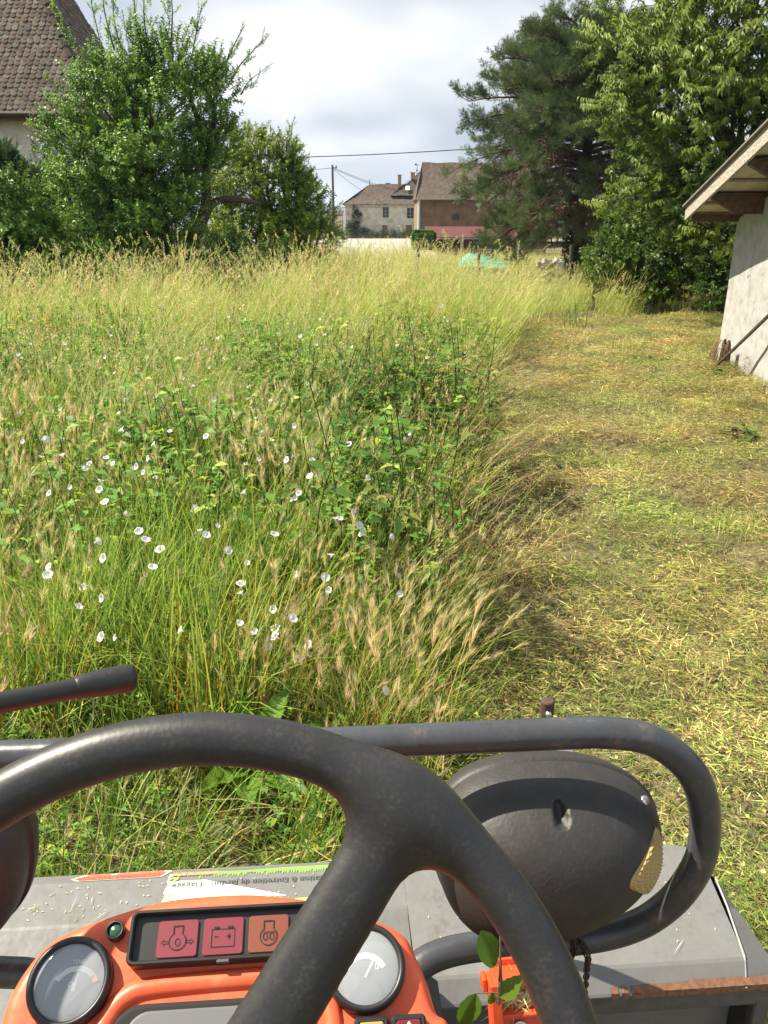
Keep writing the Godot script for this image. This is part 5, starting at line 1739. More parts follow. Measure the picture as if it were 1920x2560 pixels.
func make_deck(m: Node3D) -> void:
	var g := Geo.new()
	# left part with its own fold, right part standing a little higher
	var xl := -1.15
	var xm := 0.128
	var prof := [[-1.334, 0.10], [-1.326, 0.455], [-1.317, 0.486], [-1.283, 0.5], [-1.178, 0.502], [-1.172, 0.500], [-1.09, 0.462], [-1.01, 0.425], [-1.005, 0.12]]
	for k in prof.size() - 1:
		g.quad(V(xl, prof[k + 1][1], prof[k + 1][0]), V(xm, prof[k + 1][1], prof[k + 1][0]), V(xm, prof[k][1], prof[k][0]), V(xl, prof[k][1], prof[k][0]))
	var cover := part("deck_cover", g, M.deck, m)
	g = Geo.new()
	prof = [[-1.332, 0.10], [-1.324, 0.457], [-1.3155, 0.488], [-1.281, 0.503], [-1.018, 0.505], [-1.012, 0.502], [-0.984, 0.478], [-0.981, 0.474]]
	for k in prof.size() - 1:
		var xr0 := 0.7247 + clampf((-1.012 - prof[k][0]) * 0.19, -0.01, 0.034) - (0.05 if k < 3 else 0.0)
		var xr1 := 0.7247 + clampf((-1.012 - prof[k + 1][0]) * 0.19, -0.01, 0.034) - (0.05 if k < 2 else 0.0)
		g.quad(V(xm, prof[k + 1][1], prof[k + 1][0]), V(xr1, prof[k + 1][1], prof[k + 1][0]), V(xr0, prof[k][1], prof[k][0]), V(xm, prof[k][1], prof[k][0]))
	g.quad(V(xm, 0.40, -0.981), V(xm, 0.474, -0.981), V(xm, 0.503, -1.281), V(xm, 0.40, -1.3))
	g.tri(V(xm, 0.40, -0.981), V(xm, 0.40, -1.3), V(xm, 0.10, -1.1))
	part("right_panel", g, M.deck, cover)
	g = Geo.new()   # sloping side facet and skirt
	var e := [V(0.705, 0.488, -1.3155), V(0.739, 0.492, -1.295), V(0.7625, 0.495, -1.21), V(0.776, 0.485, -1.138), V(0.792, 0.472, -1.03), V(0.765, 0.470, -0.985)]
	var c := [V(0.7087, 0.503, -1.281), V(0.7087, 0.503, -1.281), V(0.7587, 0.5035, -1.20), V(0.7487, 0.504, -1.13), V(0.7258, 0.505, -1.018), V(0.7150, 0.474, -0.981)]
	for k in 5:
		g.quad(c[k], c[k + 1], e[k + 1], e[k])
		g.quad(e[k], e[k + 1], V(e[k + 1].x + 0.01, 0.1, e[k + 1].z), V(e[k].x + 0.01, 0.1, e[k].z))
	part("side_facet", g, M.deck, cover)
	g = Geo.new()
	g.tri(V(0.7087, 0.5031, -1.281), V(0.7087, 0.5031, -1.2812), V(0.7587, 0.5036, -1.2))
	g.tube(PackedVector3Array([c[2], c[3], c[4], c[5]]), 0.0022, 6)
	part("weld_seam", g, M.weld if M.has("weld") else M.white, cover)
	# rear edge: rusty lip, dark frame below, grey inner panel
	rng.seed = 700
	g = Geo.new()
	var x := 0.47
	var rust_t := 0.005
	while x < 0.764:
		var w := R(0.008, 0.02)
		var y := 0.475 + 0.0012
		var t0 := rust_t
		rust_t = clampf(rust_t + R(-0.0022, 0.0022), 0.003, 0.0095)
		var t1 := rust_t
		g.quad(V(x, 0.4795, -0.9822), V(x + w, 0.4795, -0.9822), V(x + w, 0.4798 + t1 * 0.857, -0.984 - t1), V(x, 0.4798 + t0 * 0.857, -0.984 - t0))
		g.quad(V(x, y - 0.008, -0.9795), V(x + w, y - 0.008, -0.9795), V(x + w, 0.4795, -0.9822), V(x, 0.4795, -0.9822))
		x += w * (0.999 if x > 0.5 else 1.5)
	part("rusty_edge", g, M.rust, cover)
	g = Geo.new()
	g.box(Transform3D(Basis.IDENTITY, V(0.45, 0.452, -0.985)), V(0.64, 0.042, 0.008), 0.002)
	g.box(Transform3D(Basis.IDENTITY, V(0.752, 0.28, -0.99)), V(0.03, 0.34, 0.02), 0.003)
	g.box(Transform3D(Basis.IDENTITY, V(0.45, 0.12, -0.99)), V(0.64, 0.04, 0.02), 0.003)
	part("rear_frame", g, M.frame_grey, m)
	g = Geo.new()
	g.box(Transform3D(Basis.IDENTITY, V(0.43, 0.28, -1.04)), V(0.60, 0.34, 0.01), 0.002)
	part("inner_panel", g, M.deck, m)
	g = Geo.new()
	g.box(Transform3D(Basis.IDENTITY, V(-0.05, 0.42, -0.70)), V(0.42, 0.3, 0.62), 0.03)
	part("chassis", g, M.black_matt, m)
	# red sticker with a cream outline
	var out := [Vector2(-0.535, 1.285), Vector2(-0.548, 1.294), Vector2(-0.541, 1.298), Vector2(-0.525, 1.309), Vector2(-0.352, 1.3145), Vector2(-0.362, 1.292), Vector2(-0.372, 1.2855)]
	var flat := func(gg: Geo, pts: Array, lift: float) -> void:
		var poly := PackedVector2Array(pts)
		var idx := Geometry2D.triangulate_polygon(poly)
		for k in range(0, idx.size(), 3):
			var q := []
			for j in 3:
				var pp: Vector2 = poly[idx[k + j]]
				var yy := 0.5 if pp.y < 1.283 else lerpf(0.5, 0.486, (pp.y - 1.283) / 0.034)
				q.append(V(pp.x, yy + lift, -pp.y))
			if (q[1] - q[0]).cross(q[2] - q[0]).y < 0.0: gg.tri(q[0], q[2], q[1])
			else: gg.tri(q[0], q[1], q[2])
	g = Geo.new()
	flat.call(g, [Vector2(-0.536, 1.285), Vector2(-0.550, 1.296), Vector2(-0.530, 1.3105), Vector2(-0.352, 1.3155), Vector2(-0.349, 1.310), Vector2(-0.366, 1.2855)], 0.0012)
	var red := part("red_sticker", g, mat(Color(0.50, 0.46, 0.35), 0.6), m)
	g = Geo.new()
	flat.call(g, [Vector2(-0.530, 1.2872), Vector2(-0.541, 1.296), Vector2(-0.527, 1.3035), Vector2(-0.43, 1.305), Vector2(-0.365, 1.3075), Vector2(-0.360, 1.3065), Vector2(-0.370, 1.2877)], 0.0020)
	flat.call(g, [Vector2(-0.525, 1.3062), Vector2(-0.515, 1.3092), Vector2(-0.47, 1.3098), Vector2(-0.475, 1.3068)], 0.0020)
	flat.call(g, [Vector2(-0.462, 1.3070), Vector2(-0.457, 1.3100), Vector2(-0.364, 1.3128), Vector2(-0.368, 1.3098)], 0.0020)
	part("red_print", g, tri_tex(mat(Color(1, 1, 1), 0.5), noise_tex(701, 0.06, [[0.2, Color(0.50, 0.07, 0.04)], [0.62, Color(0.60, 0.09, 0.05)], [0.8, Color(0.62, 0.45, 0.33)]]), 0.1, false), red)
	# business sticker: white, worn edges, green print, lettering that reads from the front
	rng.seed = 710
	var rag := []
	for k in 18: rag.append(Vector2(-0.350 + R(-0.003, 0.003), 1.195 + k * 0.0058))
	for k in 24: rag.append(Vector2(-0.346 + k * 0.0142, 1.2935 + R(-0.0025, 0.0025)))
	for k in 18: rag.append(Vector2(-0.008 + R(-0.004, 0.003), 1.2945 - k * 0.0058))
	g = Geo.new()
	flat.call(g, rag, 0.0012)
	var st := part("business_sticker", g, tri_tex(mat(Color(1, 1, 1), 0.5), noise_tex(711, 0.05, [[0.15, Color(0.5, 0.48, 0.42)], [0.3, Color(0.80, 0.80, 0.78)], [0.9, Color(0.83, 0.83, 0.82)]]), 0.2, false), m)
	g = Geo.new()
	var gx := -0.29
	while gx < -0.012:
		var w := R(0.004, 0.009)
		flat.call(g, [Vector2(gx, 1.2905), Vector2(gx + w * 0.5, 1.279 + R(-0.006, 0.004)), Vector2(gx + w, 1.2905)], 0.0019 + 0.00001 * (rng.randi() % 20))
		gx += w * 0.8
	flat.call(g, [Vector2(-0.29, 1.2900), Vector2(-0.29, 1.2950), Vector2(-0.2, 1.2935), Vector2(-0.10, 1.2985), Vector2(-0.012, 1.299), Vector2(-0.012, 1.2900)], 0.0022)
	part("green_grass_print", g, mat(Color(0.22, 0.46, 0.08), 0.5), st)
	g = Geo.new()
	for k in 26:
		var q := Vector2(-0.343 + R(0, 0.012), 1.205 + R(0, 0.078)) if k < 15 else Vector2(-0.022 + R(0, 0.012), 1.225 + R(0, 0.06))
		var a := R(0, TAU)
		flat.call(g, [q, q + Vector2(cos(a), sin(a)) * 0.006 + Vector2(-sin(a), cos(a)) * 0.003, q + Vector2(cos(a), sin(a)) * 0.012, q + Vector2(cos(a), sin(a)) * 0.006 - Vector2(-sin(a), cos(a)) * 0.003], 0.0019 + 0.00002 * k)
	flat.call(g, [Vector2(-0.255, 1.2030), Vector2(-0.235, 1.2145), Vector2(-0.12, 1.2165), Vector2(-0.105, 1.2030)], 0.0017)
	flat.call(g, [Vector2(-0.095, 1.2030), Vector2(-0.09, 1.211), Vector2(-0.055, 1.212), Vector2(-0.05, 1.2030)], 0.0017)
	part("olive_leaf_print", g, mat(Color(0.30, 0.42, 0.13), 0.5), st)
	g = Geo.new()
	for k in 6:
		flat.call(g, [Vector2(-0.345 + k * 0.0155, 1.2855), Vector2(-0.344 + k * 0.0155, 1.2985 + R(-0.001, 0.001)), Vector2(-0.331 + k * 0.0155, 1.2985 + R(-0.001, 0.001)), Vector2(-0.331 + k * 0.0155, 1.2865 + R(-0.004, 0.002))], 0.0023)
	part("brick_print", g, mat(Color(0.52, 0.28, 0.13), 0.5), st)
	var txt := func(words: String, size: float, at: Vector3, mm: Material, font_name: String) -> void:
		var tm := TextMesh.new()
		var f := SystemFont.new()
		f.font_names = PackedStringArray([font_name])
		tm.font = f
		tm.font_size = 64
		tm.pixel_size = size / 64.0
		tm.depth = 0.0006
		tm.text = words
		part("lettering", tm, mm, st, Transform3D(Basis(V(-1, 0, 0), V(0, 0, 1), V(0, 1, 0)), at))
	var ink := mat(Color(0.06, 0.07, 0.06), 0.6)
	txt.call("Création & Entretien de Jardins - Elagage", 0.0166, V(-0.178, 0.5024, -1.2590), ink, "Droid Serif")

func hl_point(t: float, s: float) -> Vector3:   # on the round back of a headlight; t angle, s 0 rim .. 1 middle; x across, y up, z to the driver
	var ct := cos(t)
	var sn := sin(t)
	var x := 0.144 * signf(ct) * pow(absf(ct), 0.86)
	var y := 0.096 * signf(sn) * pow(absf(sn), 0.86) * (1.0 - 0.06 * ct) if sn > 0.0 else 0.098 * signf(sn) * pow(absf(sn), 0.9) * (1.12 - 0.30 * ct)
	var q := s * PI * 0.5
	var k := pow(cos(q), 0.85) if s < 1.0 else 0.0
	return Vector3(x * k - 0.012 * sin(q), y * k - 0.016 * sin(q), 0.108 * pow(sin(q), 0.95) + 0.003)

func make_bar_and_lights(m: Node3D) -> void:
	var g := Geo.new()
	var pts := [V(-0.98, 1.128, -0.868), V(-0.618, 1.150, -0.826), V(-0.408, 1.160, -0.806), V(-0.165, 1.170, -0.79), V(0.102, 1.179, -0.778), V(0.273, 1.183, -0.773), V(0.314, 1.184, -0.770), V(0.364, 1.177, -0.766), V(0.404, 1.153, -0.761), V(0.433, 1.116, -0.757), V(0.451, 1.063, -0.758), V(0.456, 0.997, -0.760), V(0.440, 0.936, -0.765), V(0.415, 0.892, -0.772), V(0.385, 0.867, -0.776), V(0.345, 0.850, -0.780), V(0.282, 0.840, -0.784), V(0.20, 0.837, -0.788), V(0.140, 0.831, -0.786), V(0.102, 0.822, -0.776), V(0.070, 0.802, -0.758), V(0.045, 0.76, -0.73), V(0.04, 0.62, -0.70)]
	g.tube(curve(pts, 6), 0.0190, 18)
	part("guard_bar", g, M.bar_paint, m)
	g = Geo.new()
	g.tube(curve([V(-0.75, 0.83, -0.82), V(-0.562, 0.818, -0.819), V(-0.456, 0.815, -0.811), V(-0.40, 0.812, -0.802), V(-0.30, 0.79, -0.77), V(-0.26, 0.6, -0.72)], 6), 0.019, 16)
	part("guard_bar", g, M.bar_paint, m)
	for side in 2:
		var t := Transform3D(Basis(V(1, 0, 0), V(0, 0.966, -0.259), V(0, 0.259, 0.966)), V(0.263, 1.022, -0.788))
		if side == 1: t = Transform3D(Basis(V(1, 0, 0), V(0, 0.966, -0.259), V(0, 0.259, 0.966)), V(-0.534, 1.015, -0.82))
		var fx := 1.0 if side == 0 else -1.0
		var NT := 240
		var rows := []
		# front shell and groove, then the round back
		for q in [[0.0, -0.060], [0.6, -0.062], [0.85, -0.056], [0.93, -0.048], [0.99, -0.034], [1.022, -0.016], [1.022, -0.003], [0.985, -0.0015], [0.985, 0.0005]]:
			var row := PackedVector3Array()
			for j in NT:
				var p := hl_point(TAU * j / NT, 0.0)
				row.append(t * Vector3(p.x * q[0] * fx, p.y * q[0], q[1]))
			rows.append(row)
		g = Geo.new()
		g.grid(rows, true, side == 1)
		var body := part("headlight", g, M.housing, m)
		rows = []
		var hole := Vector3(-0.004 * fx, 0.064, 0.06)
		for r in 96:
			var s := pow(r / 95.0, 0.9)
			var row := PackedVector3Array()
			for j in NT:
				var p := hl_point(TAU * j / NT, s)
				p.x *= fx
				# screw recess: a teardrop pressed into the shell
				var u := p.x + 0.004 * fx
				var w := p.y - 0.061
				var tear := Vector2(u / 0.0080, w / 0.0135).length()
				if tear < 1.0 and p.z < 0.09: p.z -= 0.017 * pow(1.0 - tear * tear, 0.8)
				row.append(t * p)
			rows.append(row)
		g = Geo.new()
		g.grid(rows, true, side == 1)
		part("back_shell", g, M.housing, body)
		g = Geo.new()
		var sp := hl_point(0.62, 0.16)
		sp.x *= fx
		g.lathe(t * Transform3D(frame(V(0.45 * fx, 0.45, 0.8)), sp), [[0.0062, -0.004], [0.0062, 0.001], [0.0052, 0.003], [0.0, 0.0035]], 14)
		g.box(t * Transform3D(frame(V(0.45 * fx, 0.45, 0.8)), sp + V(0.45 * fx, 0.45, 0.8).normalized() * 0.0035), V(0.006, 0.001, 0.0015), 0.0003)
		part("screw", g, M.steel, body)
		# amber side marker with its waffle of small lenses
		rows = []
		var W := 42
		var H := 102
		for r in H + 1:
			var row := PackedVector3Array()
			for k in W + 1:
				var a := r / float(H)
				var b := k / float(W)
				var edge := minf(minf(a, 1.0 - a) * 24.0, minf(b, 1.0 - b) * 12.0)
				var width := 0.36 * pow(maxf(0.0, sin(PI * clampf(a, 0.004, 0.996))), 0.55)
				var p := hl_point(lerpf(0.36, -0.50, a), 0.27 + width * 1.1 * b)
				var out := Vector3(p.x / 0.02, p.y / 0.01, p.z / 0.0117 + 1.0).normalized()
				var waf := absf(sin(a * PI * 17.0)) * absf(sin(b * PI * 7.0))
				p += out * (0.0035 * clampf(edge, -0.6, 1.0) - 0.001 + (0.0026 * waf if edge > 0.9 else 0.0))
				p.x *= fx
				row.append(t * p)
			rows.append(row)
		g = Geo.new()
		g.grid(rows, false, side == 0)
		part("side_marker", g, M.amber, body)
		# lens on the far side
		g = Geo.new()
		rows = []
		for q in [[0.90, -0.0545], [0.86, -0.062], [0.5, -0.068], [0.0, -0.070]]:
			var row := PackedVector3Array()
			for j in 40:
				var p := hl_point(TAU * j / 40, 0.0)
				row.append(t * Vector3(p.x * q[0] * fx, p.y * q[0], q[1]))
			rows.append(row)
		g.grid(rows, true, side == 0)
		part("lens", g, M.lens, body)
		g = Geo.new()
		g.tube(PackedVector3Array([t.origin + V(0, -0.07, -0.02), t.origin + V(0, -0.17, -0.0)]), 0.018, 10)
		part("stalk", g, M.black, body)

func make_dash(m: Node3D) -> void:
	# local frame of the dash: x across, y out of the panel, z towards the driver
	var T := Transform3D(Basis(V(1, 0, 0), V(0, 0.8829, 0.4695), V(0, -0.4695, 0.8829)), V(-0.094, 1.192, -0.464))
	var ctl := [Vector2(0.0, -0.17), Vector2(0.15, -0.165), Vector2(0.186, -0.12), Vector2(0.182, -0.06), Vector2(0.1744, -0.0366), Vector2(0.1654, -0.0286), Vector2(0.1597, -0.0067), Vector2(0.1532, 0.0107), Vector2(0.1461, 0.0250), Vector2(0.1286, 0.0366), Vector2(0.0956, 0.0492), Vector2(0.0714, 0.0572), Vector2(0.0269, 0.0645), Vector2(-0.0048, 0.0661), Vector2(-0.0458, 0.0648), Vector2(-0.0762, 0.0595), Vector2(-0.1008, 0.0531), Vector2(-0.1228, 0.0462), Vector2(-0.1438, 0.0361), Vector2(-0.1582, 0.0176), Vector2(-0.1665, -0.0035), Vector2(-0.1690, -0.03), Vector2(-0.178, -0.09), Vector2(-0.17, -0.14), Vector2(-0.12, -0.168)]
	var outline := []
	for k in ctl.size():
		for s in 6:
			outline.append(ctl[k].cubic_interpolate(ctl[(k + 1) % ctl.size()], ctl[(k + ctl.size() - 1) % ctl.size()], ctl[(k + 2) % ctl.size()], s / 6.0))
	var g := Geo.new()
	var rows := []
	var np := outline.size()
	for q in [[-0.012, -0.33], [-0.010, -0.12], [-0.003, -0.03], [0.0, -0.012], [0.0012, -0.0075], [0.0035, -0.0035], [0.0065, -0.0012], [0.010, -0.0002], [0.016, 0.0]]:
		var row := PackedVector3Array()
		for k in np:
			var d: Vector2 = (outline[(k + 1) % np] - outline[(k + np - 1) % np]).normalized()
			var p: Vector2 = outline[k] - Vector2(d.y, -d.x) * q[0]
			row.append(Vector3(p.x, q[1], -p.y))
		rows.append(row)
	g.grid(rows, true)
	var last: PackedVector3Array = rows[-1]
	var mid := g.vert(V(0.0, 0.0, 0.05), Vector3.UP)
	var first := g.v.size()
	for p in last: g.vert(p, Vector3.UP)
	for k in np: g.face(mid, first + k, first + (k + 1) % np)
	var dash := part("dashboard", g, M.orange, m, T)
	# raised orange ridge round the lower panel, and that grey panel
	g = Geo.new()
	var ridge := curve([V(-0.098, -0.003, 0.13), V(-0.094, -0.003, 0.05), V(-0.086, -0.003, 0.021), V(-0.073, -0.003, 0.0065), V(-0.05, -0.003, 0.0015), V(0.03, -0.003, -0.0005), V(0.072, -0.003, 0.004), V(0.085, -0.003, 0.03), V(0.087, -0.003, 0.13)], 8)
	g.tube(ridge, 0.0085, 12)
	part("ridge", g, M.orange, dash)
	g = Geo.new()
	var pan := []
	for p in rounded(0.158, 0.13, 0.026, 8): pan.append(p + Vector2(-0.006, -0.078))
	loft(g, pan, [[0.0, -0.002], [0.0, 0.0022], [0.003, 0.0032]], Vector2(-0.006, -0.078))
	part("panel_shade", g, M.black_matt, dash)  # matt black slab painted in as the shadow round the recessed grey panel
	g = Geo.new()
	pan = []
	for p in rounded(0.140, 0.118, 0.018, 8): pan.append(p + Vector2(-0.001, -0.0775))
	loft(g, pan, [[0.0, 0.001], [0.0, 0.005], [0.002, 0.0065]], Vector2(-0.001, -0.0775))
	part("lower_panel", g, M.panel_grey, dash)
	# two round gauges
	for q in [[V(-0.1174, 0, -0.0042), "temp"], [V(0.1113, 0, -0.0020), "fuel"]]:
		var t := Transform3D(Basis.IDENTITY, q[0])
		g = Geo.new()
		g.lathe(t, [[0.0320, -0.004], [0.0322, 0.005], [0.0318, 0.0085], [0.0300, 0.0110], [0.0282, 0.0112], [0.0268, 0.0098], [0.0262, 0.0070], [0.0260, 0.0015]], 48)
		var ga := part("gauge", g, M.black, dash)
		g = Geo.new()
		g.lathe(t, [[0.0262, 0.0015], [0.0, 0.0016]], 40)
		part("dial", g, M.dial, ga)
		g = Geo.new()
		var c: Vector2 = Vector2(q[0].x, -q[0].z)
		var k0 := Geo.new()
		if q[1] == "temp":
			ribbon(g, ring2(c + Vector2(0.003, -0.005), 0.0165, 0.0150, 2.55, 0.62, 16), 0.0038, false, 0.0020)
			ribbon(k0, ring2(c + Vector2(0.003, -0.005), 0.0165, 0.0150, 0.62, 0.42, 3), 0.0040, false, 0.0026)
			ribbon(g, [c + Vector2(0.0028, -0.0045), c + Vector2(0.0047, 0.0065)], 0.0012, false, 0.0032)
			ribbon(g, [c + Vector2(0.0026, -0.0052), c + Vector2(0.0033, -0.0010)], 0.0024, false, 0.0036)
			ribbon(g, ring2(c + Vector2(-0.0002, -0.001), 0.0016, 0.0018), 0.0005, true, 0.0020)
			part("red_zone", k0, mat(Color(0.62, 0.10, 0.10), 0.5), ga)
			var tm := TextMesh.new()
			var f := SystemFont.new()
			f.font_names = PackedStringArray(["Droid Sans"])
			tm.font = f; tm.font_size = 32; tm.pixel_size = 0.0042 / 32.0; tm.depth = 0.0003; tm.text = "TEMP"
			part("lettering", tm, M.white, ga, t * Transform3D(Basis(V(1, 0, 0), V(0, 0, -1), V(0, 1, 0)), V(0.004, 0.0024, -0.0145)))
		else:
			ribbon(g, ring2(c + Vector2(0.000, -0.006), 0.0160, 0.0150, 2.6, 0.5, 16), 0.0042, false, 0.0020)
			ribbon(g, [c + Vector2(0.0, -0.006), c + Vector2(0.0065, 0.0045)], 0.0014, false, 0.0032)
			ribbon(g, [c + Vector2(0.0085, 0.0028), c + Vector2(0.0085, -0.0008), c + Vector2(0.0105, -0.0008), c + Vector2(0.0105, 0.0028)], 0.0006, true, 0.0022)
		part("scale_and_needle", g, M.white, ga)
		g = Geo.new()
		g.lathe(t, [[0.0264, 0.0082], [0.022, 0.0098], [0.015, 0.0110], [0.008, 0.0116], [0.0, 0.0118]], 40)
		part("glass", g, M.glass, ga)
	# warning light cluster
	g = Geo.new()
	var cl := []
	for p in rounded(0.150, 0.0405, 0.0065, 6): cl.append(p + Vector2(-0.0005, 0.0312))
	loft(g, cl, [[0.0, -0.004], [0.0, 0.012], [0.0012, 0.0142], [0.0026, 0.0142], [0.0036, 0.0128], [0.0040, 0.008]], Vector2(-0.0005, 0.0312), true)
	var box := part("warning_light_cluster", g, M.black, dash)
	g = Geo.new()
	g.box(Transform3D(Basis.IDENTITY, V(0.0004, 0.0125, -0.0108)), V(0.010, 0.004, 0.003), 0.0008)
	part("clip", g, M.frame_grey, box)
	var cols := [M.lamp_red, M.lamp_red, M.lamp_orange]
	for k in 3:
		var c := Vector2([-0.0373, -0.0012, 0.0349][k], 0.0296)
		g = Geo.new()
		var tl := []
		for p in rounded(0.0320, 0.0272, 0.0026, 4): tl.append(p + c)
		loft(g, tl, [[0.0, 0.0075], [0.0, 0.0092], [0.0006, 0.0097]], c)
		var lamp := part("warning_lamp", g, cols[k], box)
		g = Geo.new()
		var y := 0.0099
		if k == 0:
			ribbon(g, ring2(c + Vector2(0, -0.002), 0.0066, 0.0062, 2.1, 7.3, 22), 0.0007, false, y)
			ribbon(g, [c + Vector2(-0.0034, 0.0035), c + Vector2(-0.0038, 0.0090), c + Vector2(0.0038, 0.0092), c + Vector2(0.0036, 0.0036)], 0.0007, false, y + 0.0004)
			ribbon(g, ring2(c + Vector2(0.0002, -0.0026), 0.0018, 0.0026), 0.0006, true, y)
			for s in [-1.0, 1.0]:
				ribbon(g, [c + Vector2(s * 0.0128, -0.0026), c + Vector2(s * 0.0104, -0.0006), c + Vector2(s * 0.0104, -0.0018), c + Vector2(s * 0.0070, -0.0018), c + Vector2(s * 0.0070, -0.0034), c + Vector2(s * 0.0104, -0.0034), c + Vector2(s * 0.0104, -0.0046)], 0.0005, true, y)
		elif k == 1:
			ribbon(g, [c + Vector2(-0.0092, 0.0050), c + Vector2(0.0090, 0.0050), c + Vector2(0.0090, -0.0078), c + Vector2(-0.0092, -0.0078)], 0.0007, true, y)
			for s in [-0.0055, 0.0055]: ribbon(g, [c + Vector2(s - 0.0017, 0.0062), c + Vector2(s + 0.0017, 0.0062)], 0.0016, false, y + 0.0004)
			ribbon(g, [c + Vector2(-0.0066, -0.0004), c + Vector2(-0.0042, -0.0004)], 0.0009, false, y)
			ribbon(g, [c + Vector2(0.0030, -0.0004), c + Vector2(0.0058, -0.0004)], 0.0009, false, y)
			ribbon(g, [c + Vector2(0.0044, 0.0011), c + Vector2(0.0044, -0.0019)], 0.0009, false, y + 0.0004)
		else:
			ribbon(g, ring2(c + Vector2(0, -0.002), 0.0066, 0.0066, 2.2, 7.22, 22), 0.0007, false, y)
			ribbon(g, [c + Vector2(-0.0038, 0.0034), c + Vector2(-0.0040, 0.0092), c + Vector2(0.0040, 0.0092), c + Vector2(0.0038, 0.0034)], 0.0007, false, y + 0.0004)
			ribbon(g, [c + Vector2(-0.0050, 0.0010), c + Vector2(0.0050, 0.0010)], 0.0006, false, y + 0.0006)
			for s in [-0.0026, 0.0026]: ribbon(g, ring2(c + Vector2(s, -0.0022), 0.0017, 0.0024), 0.0006, true, y + 0.0001)
		part("symbol", g, M.black_matt, lamp)
	g = Geo.new()
	g.lathe(Transform3D(Basis.IDENTITY, V(-0.0884, 0, -0.0389)), [[0.0072, -0.002], [0.0072, 0.008], [0.0066, 0.0092], [0.0056, 0.0092], [0.0052, 0.007]], 24)
	var bt := part("pilot_lamp", g, M.black, dash)
	g = Geo.new()
	g.lathe(Transform3D(Basis.IDENTITY, V(-0.0884, 0, -0.0389)), [[0.0054, 0.006], [0.0046, 0.0075], [0.0, 0.0080]], 20)
	part("green_lens", g, M.lamp_green, bt)
	# two rocker switches
	for k in 2:
		var c := Vector2([0.1144, 0.1425][k], -0.0465)
		g = Geo.new()
		var o := []
		for p in rounded(0.0268, 0.029, 0.004, 5): o.append(p + c)
		loft(g, o, [[0.0, -0.002], [0.0, 0.009], [0.0018, 0.011], [0.0036, 0.011], [0.0042, 0.009]], c)
		var sw := part("rocker_switch", g, M.black, dash)
		g = Geo.new()
		o = []
		for p in rounded(0.0185, 0.021, 0.002, 3): o.append(p + c)
		loft(g, o, [[0.0, 0.008], [0.0, 0.0115], [0.001, 0.0125]], c)
		part("rocker", g, [M.amber, M.lamp_dark_red][k], sw)
		g = Geo.new()
		if k == 1: ribbon(g, [c + Vector2(-0.005, 0.0005), c + Vector2(0.005, 0.0005), c + Vector2(0, 0.0085)], 0.0013, true, 0.0128)
		else: ribbon(g, [c + Vector2(-0.006, 0.006), c + Vector2(0.006, 0.006)], 0.0012, false, 0.0128)
		part("symbol", g, M.white if k == 1 else M.lamp_orange, sw)

